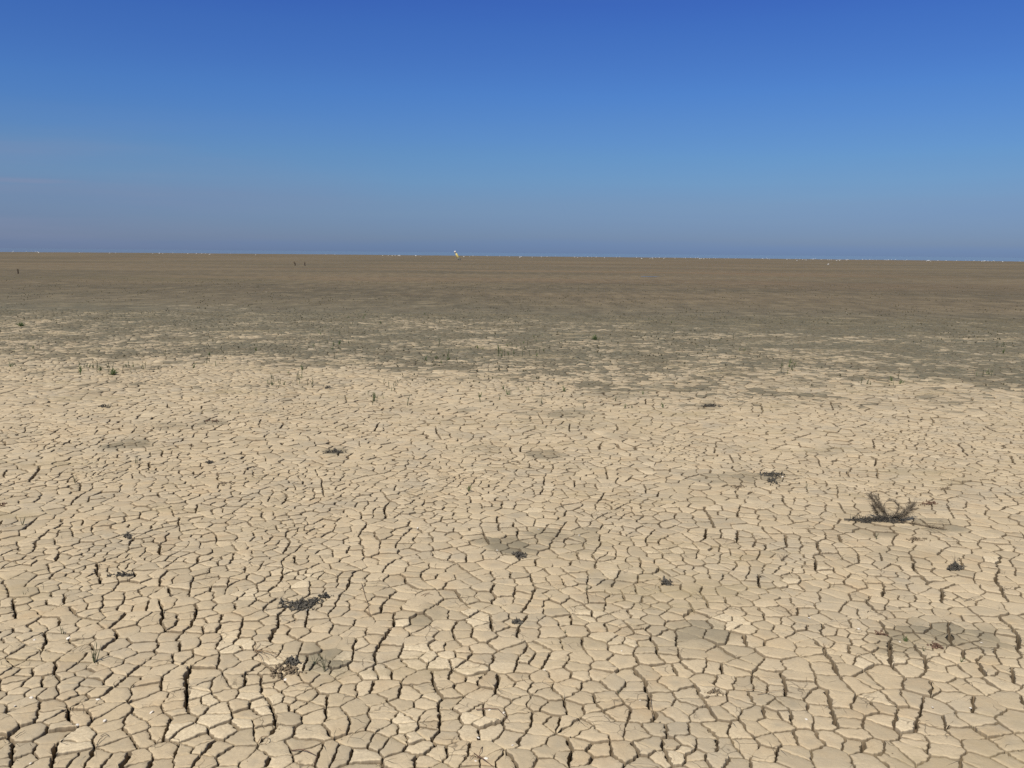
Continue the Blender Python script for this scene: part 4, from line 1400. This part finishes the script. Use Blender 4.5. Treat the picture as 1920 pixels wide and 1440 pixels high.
feather([bpt(1590, 974, .0), bpt(1612, 975, .0), bpt(1640, 972, -.01), bpt(1664, 972, 0), bpt(1690, 968, .01)], 520, .040, .0045, M_WEED, 'stem', 1, 1.9, .35)
feather([bpt(1606, 984, -.03), bpt(1628, 982, -.03), bpt(1655, 982, -.03), bpt(1690, 978, -.02)], 300, .034, .005, M_WEED, 'stem', 2, 1.6, .15, False)
feather([bpt(1664, 972), bpt(1652, 955), bpt(1642, 940), bpt(1635, 928, .02)], 260, .052, .0026, M_TWIG, 'twig', 3, 1.25, .4)
feather([bpt(1666, 972), bpt(1655, 950, .03), bpt(1650, 940, .04), bpt(1647, 932, .05)], 200, .040, .0026, M_TWIG, 'twig', 4, 1.2, .4)
feather([bpt(1650, 968), bpt(1642, 955, -.01), bpt(1635, 945, -.01)], 170, .036, .0026, M_TWIG, 'twig', 5, 1.3, .3)
feather([bpt(1668, 970), bpt(1678, 962), bpt(1681, 948), bpt(1676, 938), bpt(1666, 934)], 150, .032, .0026, M_TWIG, 'twig', 6, 1.0, .3)
feather([bpt(1660, 968, .01), bpt(1656, 952, .01), bpt(1660, 940, .02), bpt(1672, 934, .02)], 40, .02, .0022, M_TWIG, 'twig', 7, .5, .3)
feather([bpt(1672, 972), bpt(1690, 968), bpt(1698, 958), bpt(1704, 946)], 260, .052, .0026, M_TWIG, 'twig', 8, 1.3, .3)
feather([bpt(1684, 968), bpt(1696, 956, .02), bpt(1705, 948, .03), bpt(1712, 944, .03)], 170, .036, .0026, M_TWIG, 'twig', 9, 1.3, .3)
feather([bpt(1676, 975, -.01), bpt(1700, 977, -.05), bpt(1718, 977.5, -.10), bpt(1736, 977.8, -.14)], 150, .05, .0030, M_BROWNWEED, 'twig', 10, .5, .05)
feather([bpt(1618, 974), bpt(1616, 966), bpt(1612, 962)], 18, .015, .0022, M_WEED, 'twig', 11, .6, .3)


# ------------------------------------------------------------------ marks far out on the flat
def lathe(profile, n=14):
    vs, fs = [], []
    for z, r in profile:
        for k in range(n):
            a = k / n * 6.2832
            vs.append((r * math.cos(a), r * math.sin(a), z))
    for i in range(len(profile) - 1):
        for k in range(n):
            q = (k + 1) % n
            fs.append((i * n + k, i * n + q, (i + 1) * n + q, (i + 1) * n + k))
    fs.append(tuple(range(n))[::-1]); fs.append(tuple((len(profile) - 1) * n + k for k in range(n)))
    return vs, fs


bx_, by_ = G(862, 487.5)
BUOY = empty('spar_buoy', (bx_, by_, -.05))
BUOY.rotation_euler = (R(6), R(-29), 0)
tag(BUOY, 'yellow spar buoy with pale top stranded leaning left near the shoreline', 'buoy')
for nm, prof, mt in (('float', [(-.25, .16), (0, .30), (.30, .35), (.52, .31), (.62, .22)], M_BUOYBASE),
                     ('pillar', [(.62, .21), (.70, .25), (1.15, .23), (1.62, .18), (1.66, .07)], M_YELLOW),
                     ('topmark', [(1.66, .07), (1.78, .07), (1.81, .20), (2.04, .21), (2.18, .16), (2.21, .05)], M_CREAM)):
    v, f = lathe(prof)
    mesh_obj(nm, v, f, mt, BUOY)
for px, py, h, r, seed, lab in ((552.5, 498, .46, .06, 1, 'short crooked dark post on the flat, left one of a pair'), (571.5, 498.5, .46, .055, 2, 'short straight dark post on the flat, right one of a pair'),
                                (34, 513, .32, .042, 3, 'short dark forked post standing alone near the left edge of the flat')):
    x, y = G(px, py)
    rnd = random.Random(seed)
    mb = MB()
    pts = [(0, 0, -.05)] + [((math.sin(i * 1.1) * .07 if seed == 1 else rnd.gauss(0, .01)), 0, h * i / 5) for i in range(1, 6)]
    mb.add(tube(pts, [r, r * .95, r * .9, r * .95, r * .85, r * .6], 9))
    if seed == 3:
        mb.add(tube([(0, 0, h * .45), (-.04, 0, h * .75), (-.055, 0, h * 1.0)], [r * .5, r * .45, r * .3], 6))
    if seed == 1:
        mb.add(tube([(.03, 0, h * .5), (.13, 0, h * .62), (.16, 0, h * .78)], [r * .5, r * .4, r * .25], 6))
    o = mb.build('post', M_WOOD, None, (x, y, -.02))
    tag(o, lab, 'post')


# ------------------------------------------------------------------ birds along the water's edge
def bird_mesh(seed):
    rnd = random.Random(seed)
    mb = MB()
    up = rnd.uniform(0, .08)
    path = [(-.27, 0, .19), (-.19, 0, .205), (-.08, 0, .215), (.04, 0, .23), (.11, 0, .25 + up * .3), (.145, 0, .30 + up), (.165, 0, .335 + up), (.205, 0, .345 + up), (.225, 0, .34 + up)]
    mb.add(tube(path, [.012, .045, .085, .088, .06, .033, .035, .03, .012], 10))
    nb_ = len(mb.f)
    mb.add(tube([(.22, 0, .34 + up), (.28, 0, .325 + up)], [.009, .003], 5))
    for s in (-1, 1):
        mb.add(tube([(.0, .03 * s, .17), (.01, .03 * s, .08), (.0, .03 * s, -.04)], [.009, .007, .007], 5))
    mb.add(tube([(-.33, 0, .185), (-.25, 0, .20), (-.20, 0, .21)], [.004, .014, .012], 5))
    me_ = bpy.data.meshes.new('white_bird')
    me_.from_pydata([tuple(map(float, q)) for q in mb.v], [], mb.f)
    me_.materials.append(M_WHITE); me_.materials.append(M_LEG)
    for i, p in enumerate(me_.polygons):
        p.use_smooth = True
        p.material_index = 0 if i < nb_ else 1
    return me_


BM_ = [bird_mesh(i) for i in range(4)]
def hor(px): return 465.0 + 18.1 * px / 1920


def bird(px, dy, lab, grp, s=1.0):
    x, y = G(px, hor(px) + dy)
    o = bpy.data.objects.new('white_bird', random.choice(BM_))
    COL.objects.link(o)
    r_ = math.hypot(x, y)
    z = -0.012 - max(0, (r_ - 360) * .0005)
    o.location = (x, y, z)
    o.scale = (s, s, s)
    o.rotation_euler = (0, 0, random.choice((0, 3.14)) + random.gauss(0, .5))
    tag(o, lab, 'bird', grp)


def flock(x0, x1, n, lab, grp, d0=6.3, d1=9.2, s=.85):
    hubs = [random.uniform(x0, x1) for _ in range(max(3, n // 4))]
    for _ in range(n):
        px = random.choice(hubs) + random.gauss(0, 22) if random.random() < .5 else random.uniform(x0, x1)
        px = min(x1, max(x0, px))
        bird(px, min(10.5, max(5.6, random.gauss((d0 + d1) / 2, (d1 - d0) / 3))), lab, grp, s * random.uniform(.8, 1.2))


flock(1000, 1920, 120, 'small white shorebird in the dense flock along the far water edge right of the buoy', 'white birds of the right-hand flock')
flock(870, 1000, 12, 'white bird in the thin line at the far water edge just right of the buoy', 'white birds just right of the buoy')
flock(240, 850, 26, 'small white shorebird in the loose flock along the far water edge left of the buoy', 'white birds of the left-hand flock')
flock(5, 235, 14, 'white bird among the few at the far water edge near the left edge', 'white birds near the left edge')
bird(1553, 17.5, 'lone white bird standing on the mud nearer than the right-hand flock', None, .75)
